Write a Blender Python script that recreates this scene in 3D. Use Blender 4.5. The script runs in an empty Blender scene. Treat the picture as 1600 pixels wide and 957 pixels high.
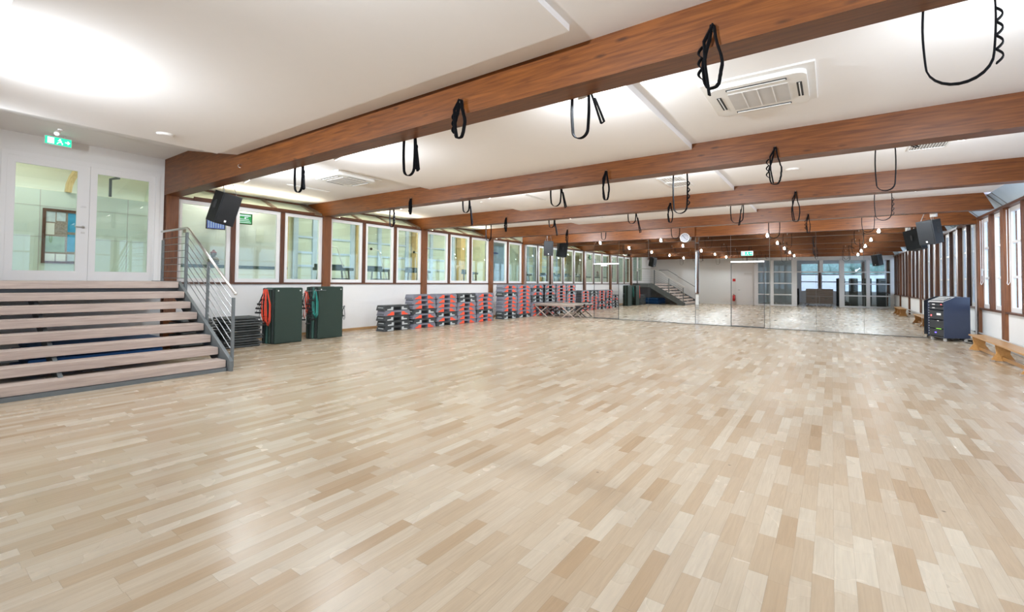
import bpy, bmesh, math, random
from mathutils import Vector, Matrix
random.seed(7)
R = math.radians
C = bpy.context.scene.collection
scene = bpy.context.scene
# ---------------- camera ----------------
cam_d = bpy.data.cameras.new('camera'); cam = bpy.data.objects.new('camera', cam_d); C.objects.link(cam)
cam_d.sensor_width = 36.0; cam_d.lens = 708.0 / 1600 * 36
cam_d.shift_y = -(478.5 - 421.1) / 1600
cam_d.clip_start = 0.02; cam_d.clip_end = 300
cam.matrix_world = Matrix.Translation((0, 0, 1.6)) @ Matrix.Rotation(R(35.2), 4, 'Z') @ Matrix.Rotation(R(91.49), 4, 'X') @ Matrix.Rotation(R(0.58), 4, 'Z')
scene.camera = cam
# ---------------- colour management, bounces ----------------
vs = scene.view_settings
vs.view_transform = 'Standard'; vs.look = 'None'; vs.gamma = 1.0; vs.use_curve_mapping = False
vs.exposure = 0.42
LAMP_W = 44.0
FLOOD_W = 52.0
GALLERY_W = 42.0
COVE_W = 26.0
scene.cycles.max_bounces = 10; scene.cycles.diffuse_bounces = 5; scene.cycles.glossy_bounces = 6
scene.cycles.transparent_max_bounces = 16; scene.cycles.caustics_reflective = False; scene.cycles.caustics_refractive = False
scene.cycles.sample_clamp_indirect = 6.0
# ---------------- daylight ----------------
wd = bpy.data.worlds.new('daylight'); scene.world = wd; wd.use_nodes = True
bg = wd.node_tree.nodes['Background']; bg.inputs[0].default_value = (0.63, 0.71, 1.0, 1); bg.inputs[1].default_value = 2.6

# ---------------- material helpers ----------------
def new_mat(name):
    m = bpy.data.materials.new(name); m.use_nodes = True
    return m, m.node_tree, m.node_tree.nodes['Principled BSDF']
def node(nt, typ, **kw):
    n = nt.nodes.new(typ)
    for k, v in kw.items(): setattr(n, k, v)
    return n
def plain(name, col, rough=0.5, metal=0.0, vary=0.06, scale=8.0, spec=0.5, bump=0.0, coat=0.0):
    m, nt, b = new_mat(name)
    tc = node(nt, 'ShaderNodeTexCoord'); ns = node(nt, 'ShaderNodeTexNoise'); ns.inputs['Scale'].default_value = scale; ns.inputs['Detail'].default_value = 4
    nt.links.new(tc.outputs['Object'], ns.inputs['Vector'])
    mx = node(nt, 'ShaderNodeMix', data_type='RGBA')
    mx.inputs[6].default_value = tuple(c * (1 - vary) for c in col) + (1,); mx.inputs[7].default_value = tuple(min(1, c * (1 + vary)) for c in col) + (1,)
    nt.links.new(ns.outputs['Fac'], mx.inputs[0]); nt.links.new(mx.outputs[2], b.inputs['Base Color'])
    b.inputs['Roughness'].default_value = rough; b.inputs['Metallic'].default_value = metal; b.inputs['Specular IOR Level'].default_value = spec
    b.inputs['Coat Weight'].default_value = coat
    if bump:
        bp = node(nt, 'ShaderNodeBump'); bp.inputs['Strength'].default_value = bump; bp.inputs['Distance'].default_value = 0.01
        nt.links.new(ns.outputs['Fac'], bp.inputs['Height']); nt.links.new(bp.outputs[0], b.inputs['Normal'])
    return m
def emit(name, col, s):
    m = bpy.data.materials.new(name); m.use_nodes = True; nt = m.node_tree; nt.nodes.clear()
    e = node(nt, 'ShaderNodeEmission'); o = node(nt, 'ShaderNodeOutputMaterial')
    e.inputs[0].default_value = tuple(col) + (1,); e.inputs[1].default_value = s; nt.links.new(e.outputs[0], o.inputs[0]); return m
def glass(name, tint=(0.9, 0.97, 0.95), refl=0.10):
    m = bpy.data.materials.new(name); m.use_nodes = True; nt = m.node_tree; nt.nodes.clear()
    t = node(nt, 'ShaderNodeBsdfTransparent'); g = node(nt, 'ShaderNodeBsdfGlossy'); mx = node(nt, 'ShaderNodeMixShader'); o = node(nt, 'ShaderNodeOutputMaterial')
    fr = node(nt, 'ShaderNodeLayerWeight'); fr.inputs[0].default_value = 0.35
    ma = node(nt, 'ShaderNodeMath', operation='MULTIPLY_ADD'); ma.inputs[1].default_value = 0.3; ma.inputs[2].default_value = refl
    nt.links.new(fr.outputs['Fresnel'], ma.inputs[0])
    t.inputs[0].default_value = tuple(tint) + (1,); g.inputs['Roughness'].default_value = 0.01
    nt.links.new(ma.outputs[0], mx.inputs[0]); nt.links.new(t.outputs[0], mx.inputs[1]); nt.links.new(g.outputs[0], mx.inputs[2]); nt.links.new(mx.outputs[0], o.inputs[0])
    return m
def wood(name, dark, light, axis='X', scale=1.0, rough=0.35, knots=True, spec=0.5, coat=0.0):
    m, nt, b = new_mat(name)
    tc = node(nt, 'ShaderNodeTexCoord'); mp = node(nt, 'ShaderNodeMapping')
    st = {'X': (0.7, 11, 11), 'Y': (11, 0.7, 11), 'Z': (11, 11, 0.7)}[axis]
    mp.inputs['Scale'].default_value = tuple(s * scale for s in st)
    nt.links.new(tc.outputs['Object'], mp.inputs['Vector'])
    n1 = node(nt, 'ShaderNodeTexNoise'); n1.inputs['Scale'].default_value = 3; n1.inputs['Detail'].default_value = 8; n1.inputs['Distortion'].default_value = 0.6
    nt.links.new(mp.outputs[0], n1.inputs['Vector'])
    cr = node(nt, 'ShaderNodeValToRGB'); cr.color_ramp.elements[0].position = 0.3; cr.color_ramp.elements[1].position = 0.72
    cr.color_ramp.elements[0].color = tuple(dark) + (1,); cr.color_ramp.elements[1].color = tuple(light) + (1,)
    nt.links.new(n1.outputs['Fac'], cr.inputs[0])
    out = cr.outputs[0]
    if knots:
        mp2 = node(nt, 'ShaderNodeMapping'); st2 = {'X': (0.8, 2.6, 2.6), 'Y': (2.6, .8, 2.6), 'Z': (2.6, 2.6, .8)}[axis]
        mp2.inputs['Scale'].default_value = tuple(s * scale for s in st2); nt.links.new(tc.outputs['Object'], mp2.inputs['Vector'])
        vo = node(nt, 'ShaderNodeTexVoronoi'); vo.inputs['Scale'].default_value = 2.6; nt.links.new(mp2.outputs[0], vo.inputs['Vector'])
        n2 = node(nt, 'ShaderNodeTexNoise'); n2.inputs['Scale'].default_value = 9; nt.links.new(mp2.outputs[0], n2.inputs['Vector'])
        ad = node(nt, 'ShaderNodeMath', operation='MULTIPLY_ADD'); ad.inputs[1].default_value = 0.18; nt.links.new(n2.outputs['Fac'], ad.inputs[0]); nt.links.new(vo.outputs['Distance'], ad.inputs[2])
        mr = node(nt, 'ShaderNodeMapRange'); mr.inputs['From Min'].default_value = 0.12; mr.inputs['From Max'].default_value = 0.25; mr.inputs['To Min'].default_value = 0.8; mr.inputs['To Max'].default_value = 0
        nt.links.new(ad.outputs[0], mr.inputs['Value'])
        mx = node(nt, 'ShaderNodeMix', data_type='RGBA'); mx.inputs[7].default_value = tuple(c * 0.35 for c in dark) + (1,)
        nt.links.new(mr.outputs[0], mx.inputs[0]); nt.links.new(out, mx.inputs[6]); out = mx.outputs[2]
    nt.links.new(out, b.inputs['Base Color'])
    b.inputs['Roughness'].default_value = rough; b.inputs['Specular IOR Level'].default_value = spec; b.inputs['Coat Weight'].default_value = coat
    return m
def floor_mat():
    m, nt, b = new_mat('parquet'); L = nt.links.new
    tc = node(nt, 'ShaderNodeTexCoord'); sp = node(nt, 'ShaderNodeSeparateXYZ'); L(tc.outputs['Object'], sp.inputs[0])
    def M(op, a, b_=None, c=None):
        n = node(nt, 'ShaderNodeMath', operation=op)
        for i, v in enumerate((a, b_, c)):
            if v is None: continue
            if isinstance(v, (int, float)): n.inputs[i].default_value = v
            else: L(v, n.inputs[i])
        return n.outputs[0]
    W, LN = 0.098, 0.52
    u = M('DIVIDE', sp.outputs[0], W); row = M('FLOOR', u); fu = M('FRACT', u)
    wn = node(nt, 'ShaderNodeTexWhiteNoise', noise_dimensions='1D'); L(row, wn.inputs['W'])
    wn2 = node(nt, 'ShaderNodeTexWhiteNoise', noise_dimensions='1D'); L(M('ADD', row, 77.3), wn2.inputs['W'])
    ln = M('MULTIPLY_ADD', wn2.outputs['Value'], 0.22, LN - 0.11)
    v = M('ADD', M('DIVIDE', sp.outputs[1], ln), M('MULTIPLY', wn.outputs['Value'], 9.0)); cell = M('FLOOR', v); fv = M('FRACT', v)
    cmb = node(nt, 'ShaderNodeCombineXYZ'); L(row, cmb.inputs[0]); L(cell, cmb.inputs[1])
    w3 = node(nt, 'ShaderNodeTexWhiteNoise', noise_dimensions='3D'); L(cmb.outputs[0], w3.inputs['Vector'])
    cr = node(nt, 'ShaderNodeValToRGB'); e = cr.color_ramp.elements
    e[0].position = 0.0; e[0].color = (0.345, 0.235, 0.138, 1); e[1].position = 1.0; e[1].color = (0.53, 0.452, 0.350, 1)
    for p, c in ((0.07, (0.395, 0.288, 0.185, 1)), (0.5, (0.445, 0.350, 0.248, 1)), (0.88, (0.485, 0.400, 0.300, 1))):
        q = cr.color_ramp.elements.new(p); q.color = c
    L(w3.outputs['Value'], cr.inputs[0])
    # grain inside each plank
    mp = node(nt, 'ShaderNodeMapping'); mp.inputs['Scale'].default_value = (55, 3.0, 1); L(tc.outputs['Object'], mp.inputs['Vector'])
    ad = node(nt, 'ShaderNodeVectorMath', operation='ADD'); L(mp.outputs[0], ad.inputs[0])
    sc3 = node(nt, 'ShaderNodeVectorMath', operation='SCALE'); sc3.inputs['Scale'].default_value = 13; L(w3.outputs['Color'], sc3.inputs[0]); L(sc3.outputs[0], ad.inputs[1])
    ng = node(nt, 'ShaderNodeTexNoise'); ng.inputs['Scale'].default_value = 1.0; ng.inputs['Detail'].default_value = 5; ng.inputs['Distortion'].default_value = 1.2; L(ad.outputs[0], ng.inputs['Vector'])
    g = node(nt, 'ShaderNodeMapRange'); g.inputs['From Min'].default_value = 0.3; g.inputs['From Max'].default_value = 0.75; g.inputs['To Min'].default_value = 0.90; g.inputs['To Max'].default_value = 1.07; L(ng.outputs['Fac'], g.inputs['Value'])
    # small knots
    vk = node(nt, 'ShaderNodeTexVoronoi'); vk.inputs['Scale'].default_value = 2.1; L(tc.outputs['Object'], vk.inputs['Vector'])
    kn = node(nt, 'ShaderNodeMapRange'); kn.inputs['From Min'].default_value = 0.012; kn.inputs['From Max'].default_value = 0.035; kn.inputs['To Min'].default_value = 0.45; kn.inputs['To Max'].default_value = 1; L(vk.outputs['Distance'], kn.inputs['Value'])
    # gaps
    def edge(f, w):
        return M('MINIMUM', M('DIVIDE', M('MINIMUM', f, M('SUBTRACT', 1.0, f)), w), 1.0)
    gap = M('MULTIPLY_ADD', M('MULTIPLY', edge(fu, 0.02), edge(fv, 0.004)), 0.30, 0.70)
    mul = M('MULTIPLY', M('MULTIPLY', g.outputs[0], kn.outputs[0]), gap)
    vm = node(nt, 'ShaderNodeVectorMath', operation='SCALE'); L(cr.outputs[0], vm.inputs[0]); L(mul, vm.inputs['Scale'])
    L(vm.outputs[0], b.inputs['Base Color'])
    n5 = node(nt, 'ShaderNodeTexNoise'); n5.inputs['Scale'].default_value = 1.3; n5.inputs['Detail'].default_value = 3; L(tc.outputs['Object'], n5.inputs['Vector'])
    rr = node(nt, 'ShaderNodeMapRange'); rr.inputs['To Min'].default_value = 0.20; rr.inputs['To Max'].default_value = 0.29; L(n5.outputs['Fac'], rr.inputs['Value'])
    L(M('MULTIPLY_ADD', w3.outputs['Value'], 0.03, rr.outputs[0]), b.inputs['Roughness'])
    b.inputs['Specular IOR Level'].default_value = 0.6
    bp = node(nt, 'ShaderNodeBump'); bp.inputs['Strength'].default_value = 0.10; bp.inputs['Distance'].default_value = 0.001
    L(M('ADD', gap, M('MULTIPLY', w3.outputs['Value'], 0.1)), bp.inputs['Height']); L(bp.outputs[0], b.inputs['Normal'])
    return m
M_ = {}
M_['floor'] = floor_mat()
M_['plaster'] = plain('plaster', (0.80, 0.78, 0.765), 0.9, vary=0.01, spec=0.2)
M_['panelw'] = plain('ceiling_board', (0.80, 0.775, 0.76), 0.85, vary=0.01, spec=0.2)
M_['wall'] = plain('wall_paint', (0.80, 0.79, 0.775), 0.8, vary=0.012, spec=0.25)
M_['white'] = plain('white_gloss', (0.82, 0.81, 0.80), 0.35, vary=0.01)
M_['beam'] = wood('beam_wood', (0.085, 0.0225, 0.0030), (0.185, 0.058, 0.0098), 'X', rough=0.42, spec=0.35)
M_['post'] = wood('post_wood', (0.11, 0.034, 0.009), (0.21, 0.072, 0.020), 'Z', rough=0.4)
M_['rail'] = wood('rail_wood', (0.065, 0.022, 0.009), (0.125, 0.045, 0.019), 'Y', rough=0.4, knots=False)
M_['mull'] = wood('mullion_wood', (0.065, 0.022, 0.009), (0.125, 0.045, 0.019), 'Z', rough=0.4, knots=False)
M_['tread'] = wood('whitewashed_oak', (0.40, 0.315, 0.27), (0.54, 0.44, 0.38), 'Y', rough=0.45, knots=False)
M_['honey'] = wood('honey_wood', (0.36, 0.17, 0.045), (0.48, 0.26, 0.09), 'Y', rough=0.3, knots=False)
M_['greywood'] = wood('weathered_wood', (0.25, 0.19, 0.155), (0.40, 0.33, 0.285), 'X', rough=0.5, knots=False)
M_['palewood'] = wood('pale_wood', (0.62, 0.42, 0.18), (0.78, 0.58, 0.30), 'Z', rough=0.5, knots=False)
M_['base'] = wood('skirting_wood', (0.36, 0.20, 0.08), (0.50, 0.31, 0.15), 'Y', rough=0.4, knots=False)
M_['glass'] = glass('window_glass', (0.93, 0.985, 0.96), 0.03)
M_['skyglass'] = glass('tinted_glass', (0.72, 0.86, 0.86), 0.22)
M_['mirror'] = plain('mirror_silver', (0.80, 0.82, 0.81), 0.0, metal=1.0, vary=0.0)
M_['mirror2'] = plain('mirror_door_silver', (0.72, 0.715, 0.71), 0.0, metal=1.0, vary=0.0)
M_['steel'] = plain('grey_painted_steel', (0.125, 0.14, 0.145), 0.42, vary=0.05)
M_['stainless'] = plain('brushed_stainless', (0.62, 0.60, 0.57), 0.28, metal=1.0, vary=0.05)
M_['rod'] = plain('rod_steel', (0.22, 0.225, 0.225), 0.4, metal=0.6)
M_['black'] = plain('black_plastic', (0.008, 0.0085, 0.0095), 0.5, spec=0.3)
M_['speaker'] = plain('speaker_black', (0.010, 0.011, 0.012), 0.6, bump=0.3, scale=200, spec=0.3)
M_['web'] = plain('black_webbing', (0.005, 0.005, 0.006), 0.9, scale=120, spec=0.1)
M_['lav'] = plain('grey_plastic', (0.17, 0.17, 0.205), 0.55, scale=30)
M_['charc'] = plain('charcoal_plastic', (0.032, 0.036, 0.038), 0.5, scale=30)
M_['orange'] = plain('orange_rubber', (0.78, 0.085, 0.035), 0.5)
M_['lgrey'] = plain('light_grey_rubber', (0.46, 0.48, 0.48), 0.5)
M_['ggrey'] = plain('grey_foam', (0.05, 0.055, 0.054), 0.8, bump=0.4, scale=60)
M_['green'] = plain('dark_green_foam', (0.014, 0.031, 0.022), 0.7, bump=0.3, scale=90)
M_['green2'] = plain('black_green_foam', (0.012, 0.02, 0.017), 0.65, bump=0.3, scale=90)
M_['teal'] = plain('teal_foam', (0.03, 0.085, 0.07), 0.6, bump=0.3, scale=90)
M_['blue'] = plain('blue_foam', (0.012, 0.10, 0.30), 0.5)
M_['redtube'] = plain('red_rubber_tube', (0.75, 0.07, 0.03), 0.35)
M_['tealtube'] = plain('teal_rubber_tube', (0.03, 0.30, 0.25), 0.35)
M_['rack'] = plain('rack_blue_black', (0.022, 0.032, 0.065), 0.3, bump=0.2, scale=90)
M_['rackfront'] = plain('rack_black', (0.02, 0.021, 0.024), 0.4)
M_['lgplas'] = plain('light_plastic', (0.70, 0.68, 0.65), 0.4)
M_['grille'] = plain('grey_grille', (0.48, 0.46, 0.44), 0.6)
M_['dial'] = plain('clock_dial', (0.30, 0.29, 0.31), 0.5, vary=0.0)
M_['dark'] = plain('dark_slot', (0.02, 0.02, 0.02), 0.7)
M_['slot'] = plain('vent_shadow_metal', (0.20, 0.19, 0.18), 0.6)
M_['red'] = plain('extinguisher_red', (0.55, 0.02, 0.02), 0.3)
M_['cream'] = plain('cream_gallery_wall', (0.72, 0.73, 0.56), 0.7, vary=0.03)
M_['mint'] = plain('mint_glass_panel', (0.64, 0.71, 0.65), 0.12, vary=0.02)
M_['paleblue'] = plain('pale_blue_frame', (0.50, 0.62, 0.82), 0.4, vary=0.02)
M_['yellowwall'] = plain('warm_vault', (0.88, 0.83, 0.66), 0.8, vary=0.02)
M_['stone'] = plain('statue_stone', (0.20, 0.165, 0.13), 0.7, bump=0.4, scale=25)
M_['darkgreen'] = plain('dark_counter', (0.04, 0.075, 0.07), 0.4)
M_['paper'] = plain('paper', (0.78, 0.77, 0.72), 0.7)
M_['lampglow'] = emit('lamp_lens', (1.0, 0.97, 0.92), 25)
M_['tube'] = emit('fluorescent_tube', (1.0, 0.97, 0.86), 9)
M_['cove'] = emit('cove_tube', (1.0, 0.90, 0.68), 14)
M_['exit'] = emit('exit_green', (0.03, 0.62, 0.36), 1.3)
M_['exitw'] = emit('exit_white', (0.75, 1.0, 0.9), 1.8)
M_['tv'] = emit('screen_blue', (0.12, 0.16, 0.42), 1.0)
M_['tv2'] = emit('screen_green', (0.04, 0.35, 0.10), 0.9)
M_['tv3'] = emit('screen_white', (0.7, 0.75, 0.8), 1.0)
M_['ground'] = plain('outdoor_ground', (0.66, 0.66, 0.68), 0.9)
M_['bluepane'] = plain('pale_blue_pane', (0.42, 0.54, 0.66), 0.25, vary=0.08, scale=2)
M_['greenpane'] = plain('pale_green_pane', (0.60, 0.68, 0.56), 0.2, vary=0.06, scale=2)
M_['rafter'] = wood('rafter_wood', (0.10, 0.07, 0.045), (0.20, 0.145, 0.10), 'X', rough=0.5, knots=False)
M_['hedge'] = plain('hedge_leaves', (0.28, 0.40, 0.36), 0.9, vary=0.7, scale=6)
M_['outwall'] = plain('outdoor_render', (0.85, 0.85, 0.88), 0.9)

# ---------------- mesh helpers ----------------
class MB:
    def __init__(s): s.bm = bmesh.new()
    def box(s, x0, x1, y0, y1, z0, z1, bev=0.0, rot=None, at=None):
        m = bmesh.new(); bmesh.ops.create_cube(m, size=1.0)
        bmesh.ops.scale(m, vec=(abs(x1 - x0), abs(y1 - y0), abs(z1 - z0)), verts=m.verts)
        bmesh.ops.translate(m, vec=((x0 + x1) / 2, (y0 + y1) / 2, (z0 + z1) / 2), verts=m.verts)
        if bev: bmesh.ops.bevel(m, geom=m.edges[:], offset=bev, segments=2, affect='EDGES', profile=0.6)
        if rot is not None: bmesh.ops.transform(m, matrix=rot, verts=m.verts)
        s.merge(m); return s
    def merge(s, m, mat=None):
        t = bpy.data.meshes.new('t')
        if mat is not None: bmesh.ops.transform(m, matrix=mat, verts=m.verts)
        m.to_mesh(t); m.free(); s.bm.from_mesh(t); bpy.data.meshes.remove(t)
    def prism(s, pts, axis, a, b, mat=None):
        """pts: polygon in the two other axes (in order), extruded along axis from a to b."""
        m = bmesh.new()
        def P(u, v, w): return {'X': (w, u, v), 'Y': (u, w, v), 'Z': (u, v, w)}[axis]
        va = [m.verts.new(P(u, v, a)) for u, v in pts]; vb = [m.verts.new(P(u, v, b)) for u, v in pts]
        m.faces.new(va); m.faces.new(vb[::-1]); n = len(pts)
        for i in range(n): m.faces.new((va[i], vb[i], vb[(i + 1) % n], va[(i + 1) % n]))
        bmesh.ops.recalc_face_normals(m, faces=m.faces[:]); bmesh.ops.triangulate(m, faces=[f for f in m.faces if len(f.verts) > 4])
        s.merge(m, mat); return s
    def cyl(s, p0, p1, r, r2=None, seg=12):
        p0, p1 = Vector(p0), Vector(p1); d = p1 - p0
        m = bmesh.new(); bmesh.ops.create_cone(m, cap_ends=True, segments=seg, radius1=r, radius2=r if r2 is None else r2, depth=d.length)
        q = d.to_track_quat('Z', 'Y').to_matrix().to_4x4()
        s.merge(m, Matrix.Translation((p0 + p1) / 2) @ q); return s
    def sphere(s, c, r, sx=1, sy=1, sz=1, seg=16):
        m = bmesh.new(); bmesh.ops.create_uvsphere(m, u_segments=seg, v_segments=max(6, seg // 2), radius=r)
        s.merge(m, Matrix.Translation(c) @ Matrix.Diagonal((sx, sy, sz, 1))); return s
    def tube(s, pts, r, seg=6, flat=None, closed=False):
        """swept section along points; flat=(w,t,widthdir) sweeps a ribbon"""
        pts = [Vector(p) for p in pts]; m = bmesh.new(); rings = []
        n = len(pts); up = Vector((0.13, 0.99, 0.05))
        for i, p in enumerate(pts):
            a = pts[(i - 1) % n] if (closed or i > 0) else p; b = pts[(i + 1) % n] if (closed or i < n - 1) else p
            t = (b - a).normalized() if (b - a).length > 1e-9 else Vector((0, 0, 1))
            if flat: w = Vector(flat[2]); w = (w - t * w.dot(t)).normalized()
            else:
                w = up - t * up.dot(t)
                if w.length < 0.1: w = Vector((1, 0, 0)) - t * t.x
                w.normalize()
            v = t.cross(w).normalized()
            if flat:
                h, k = flat[0] / 2, flat[1] / 2
                ring = [p + w * h + v * k, p - w * h + v * k, p - w * h - v * k, p + w * h - v * k]
            else: ring = [p + (w * math.cos(2 * math.pi * j / seg) + v * math.sin(2 * math.pi * j / seg)) * r for j in range(seg)]
            rings.append([m.verts.new(q) for q in ring])
        k = len(rings[0])
        for i in range(n if closed else n - 1):
            A, B = rings[i], rings[(i + 1) % n]
            for j in range(k): m.faces.new((A[j], A[(j + 1) % k], B[(j + 1) % k], B[j]))
        if not closed: m.faces.new(rings[0]); m.faces.new(rings[-1][::-1])
        bmesh.ops.recalc_face_normals(m, faces=m.faces[:])
        s.merge(m); return s
    def build(s, name, mat, parent=None, smooth=False, loc=None):
        me = bpy.data.meshes.new(name); s.bm.to_mesh(me); s.bm.free(); me.materials.append(M_[mat] if isinstance(mat, str) else mat)
        if smooth:
            for p in me.polygons: p.use_smooth = True
        o = bpy.data.objects.new(name, me); C.objects.link(o)
        if loc: o.location = loc
        if parent: o.parent = parent
        return o
def tag(o, label, cat, group=None, kind=None):
    o['label'] = label; o['category'] = cat
    if group: o['group'] = group
    if kind: o['kind'] = kind
    return o
def thing(name, label, cat, loc=(0, 0, 0), rz=0.0, group=None):
    o = bpy.data.objects.new(name, None); C.objects.link(o); o.location = loc; o.rotation_euler = (0, 0, rz); o.empty_display_size = 0.1
    return tag(o, label, cat, group)
def struct(o): o['kind'] = 'structure'; return o
def sthing(name, loc=(0, 0, 0)):
    o = bpy.data.objects.new(name, None); C.objects.link(o); o.location = loc; o['kind'] = 'structure'; return o
def dup(root, loc, rz=None, label=None, group=None):
    r = root.copy(); C.objects.link(r); r.location = loc
    if rz is not None: r.rotation_euler = (0, 0, rz)
    if label: r['label'] = label
    if group: r['group'] = group
    for ch in list(root.children):
        c = ch.copy(); C.objects.link(c); c.parent = r
        for g in list(ch.children):
            d = g.copy(); C.objects.link(d); d.parent = c
    return r
def area(name, loc, size, power, col, rot, parent=None, sy=None, spread=None):
    l = bpy.data.lights.new(name, 'AREA'); l.energy = power; l.color = col; l.shape = 'RECTANGLE'; l.size = size; l.size_y = sy or size
    if spread: l.spread = spread
    o = bpy.data.objects.new(name, l); C.objects.link(o); o.location = loc; o.rotation_euler = rot
    if parent: o.parent = parent
    return o

XL, XR, YM = -12.35, 3.45, 18.5          # left wall, right wall, mirror wall
ZB, ZC, ZP = 3.47, 3.88, 3.79            # beam underside, ceiling, lowered ceiling boards
BY = [0.0, 3.95, 7.87, 11.82, 15.77]     # beam centre lines
BT = 0.15                                # half beam thickness
# =============== SHELL ===============
struct(MB().box(XL, XR + 0.35, -9.0, YM + 0.1, -0.12, 0).build('floor', 'floor'))
struct(MB().box(-19, XL - 0.02, -4, YM + 0.1, 1.40, 1.50).build('floor_gallery', 'cream'))
# ceiling bay by bay between the beams; over the stairs it steps up
spans = [(-9.0, BY[0] - BT), (BY[0] + BT, BY[1] - BT)] + [(BY[i] + BT, BY[i + 1] - BT) for i in range(1, 4)] + [(BY[4] + BT, YM - 0.13)]
cb = MB()
for i, (y0, y1) in enumerate(spans):
    if i == 1: cb.prism([(-8.83, ZC - 0.03), (XR + 0.3, ZC - 0.03), (XR + 0.3, 4.5), (XL - 0.1, 4.5), (XL - 0.1, 4.28), (-11.07, 4.28)], 'Y', y0, y1)
    elif i == 0: cb.box(XL - 0.1, XR + 0.3, y0, y1, ZC, ZC + 0.3)
    else: cb.box(XL - 0.88, XR - 0.20, y0, y1, ZC, 4.3)
struct(cb.build('ceiling', 'plaster'))
# lowered boards hung under the ceiling
n = 1
for i, (y0, y1) in enumerate(spans[1:]):
    if i == 0: y0, y1, xl = 0.6, 3.47, -8.83
    else: xl = -7.9
    struct(MB().box(xl, -1.86, y0, y1, ZP, ZC + (-0.03 if i == 0 else 0)).build('ceiling_board_%d' % n, 'panelw')); n += 1
# =============== BEAMS ===============
eye = []
def hook_mb(x, y, z, far=False):
    s = 1 if far else -1
    pts = [(x, y, z)] + [(x, y + s * (0.03 + 0.028 * math.sin(a)), z - 0.028 + 0.028 * math.cos(a)) for a in [k * math.pi / 5 for k in range(0, 7)]]
    return MB().tube(pts, 0.007, seg=6)
NEARX = {1: [-8.65, -3.38, -0.75], 2: [-8.5, -3.34, -0.67], 3: [-8.45, -3.32, -0.63], 4: [-8.38, -0.54], 0: []}
FARX = {1: [-7.34, -4.6, -1.98, 0.69], 2: [-9.65, -7.0, -4.55, -2.13, 0.6], 3: [-9.5, -7.05, -4.46, -1.85, 0.87], 4: [-9.7, -7.03, -4.38, -1.43, 0.84], 0: [-9.6, -7.0, -4.5]}
bl = ['brown timber ceiling beam directly above the photographer, seen only in the mirrors', 'nearest brown timber beam, spanning from the stairs to the upper right',
      'second brown timber beam from the front, passing in front of the big ceiling vent', 'third brown timber ceiling beam, crossing midway down the hall', 'brown timber ceiling beam nearest the mirror wall, fourth from the front']
for i, y in enumerate(BY):
    t = thing('ceiling_beam', bl[i], 'beam', (0, y, ZB))
    top = 4.45 if i in (0, 1) else 4.1
    # ends run down onto the posts; the right end is cut back under the slanting glass
    pts = [(XL + 0.02, 0), (XR - 0.22, 0), (XR - 0.40, 0.40), (XR - 0.40, 0.55), (-8.9, 0.55), (-9.4, top - ZB)] + ([(XL + 0.02, top - ZB)] if i < 2 else [(XL - 0.80, top - ZB), (XL - 0.80, 0.37)])
    MB().prism(pts, 'Y', -BT, BT).build('timber', 'beam', t)
    for x in NEARX[i]: hook_mb(x, -BT, 0.17).build('hook', 'stainless', t)
    for x in FARX[i]: hook_mb(x, BT, 0.14, True).build('hook', 'stainless', t)
struct(MB().box(XL, XR + 0.2, YM - 0.12, YM + 0.1, 3.39, 4.2).build('trim_1', 'beam'))
struct(MB().box(-4.97, -4.31, YM - 0.17, YM - 0.12, 3.39, 3.95).box(-1.96, -1.80, YM - 0.15, YM - 0.12, 3.39, 3.95).build('trim_2', 'beam'))
# =============== LEFT WALL ===============
PL = [3.95, 7.85, 11.82, 15.85]
struct(MB().box(XL - 0.22, XL - 0.02, 3.78, YM + 0.1, 0, 1.455).build('wall_left', 'wall'))
struct(MB().box(XL - 0.22, XL, -1.2, 3.78, 0, 1.51).build('wall_stairs', 'wall'))
struct(MB().box(XL - 0.05, XL, 3.95, YM, 0, 0.07).build('baseboard_left', 'base'))
tn = 3
for k, y in enumerate(PL + [18.42]):
    w = 0.12 if k < 4 else 0.07
    struct(MB().box(XL - 0.2, XL + 0.07, y - w, y + w, 0, 3.47 if k < 4 else 3.39, 0.004).build('trim_%d' % tn, 'post')); tn += 1
struct(MB().box(XL - 0.1, XL + 0.02, 3.9, YM, 1.455, 1.50).build('trim_%d' % tn, 'rail')); tn += 1     # sill rail
struct(MB().box(XL - 0.1, XL + 0.03, 3.9, YM, 3.43, 3.485).build('trim_%d' % tn, 'rail')); tn += 1    # head rail
struct(MB().box(XL - 0.35, XL, 3.80, 3.84, 0, 4.28).build('trim_%d' % tn, 'mull')); tn += 1
wn = 1
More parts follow.
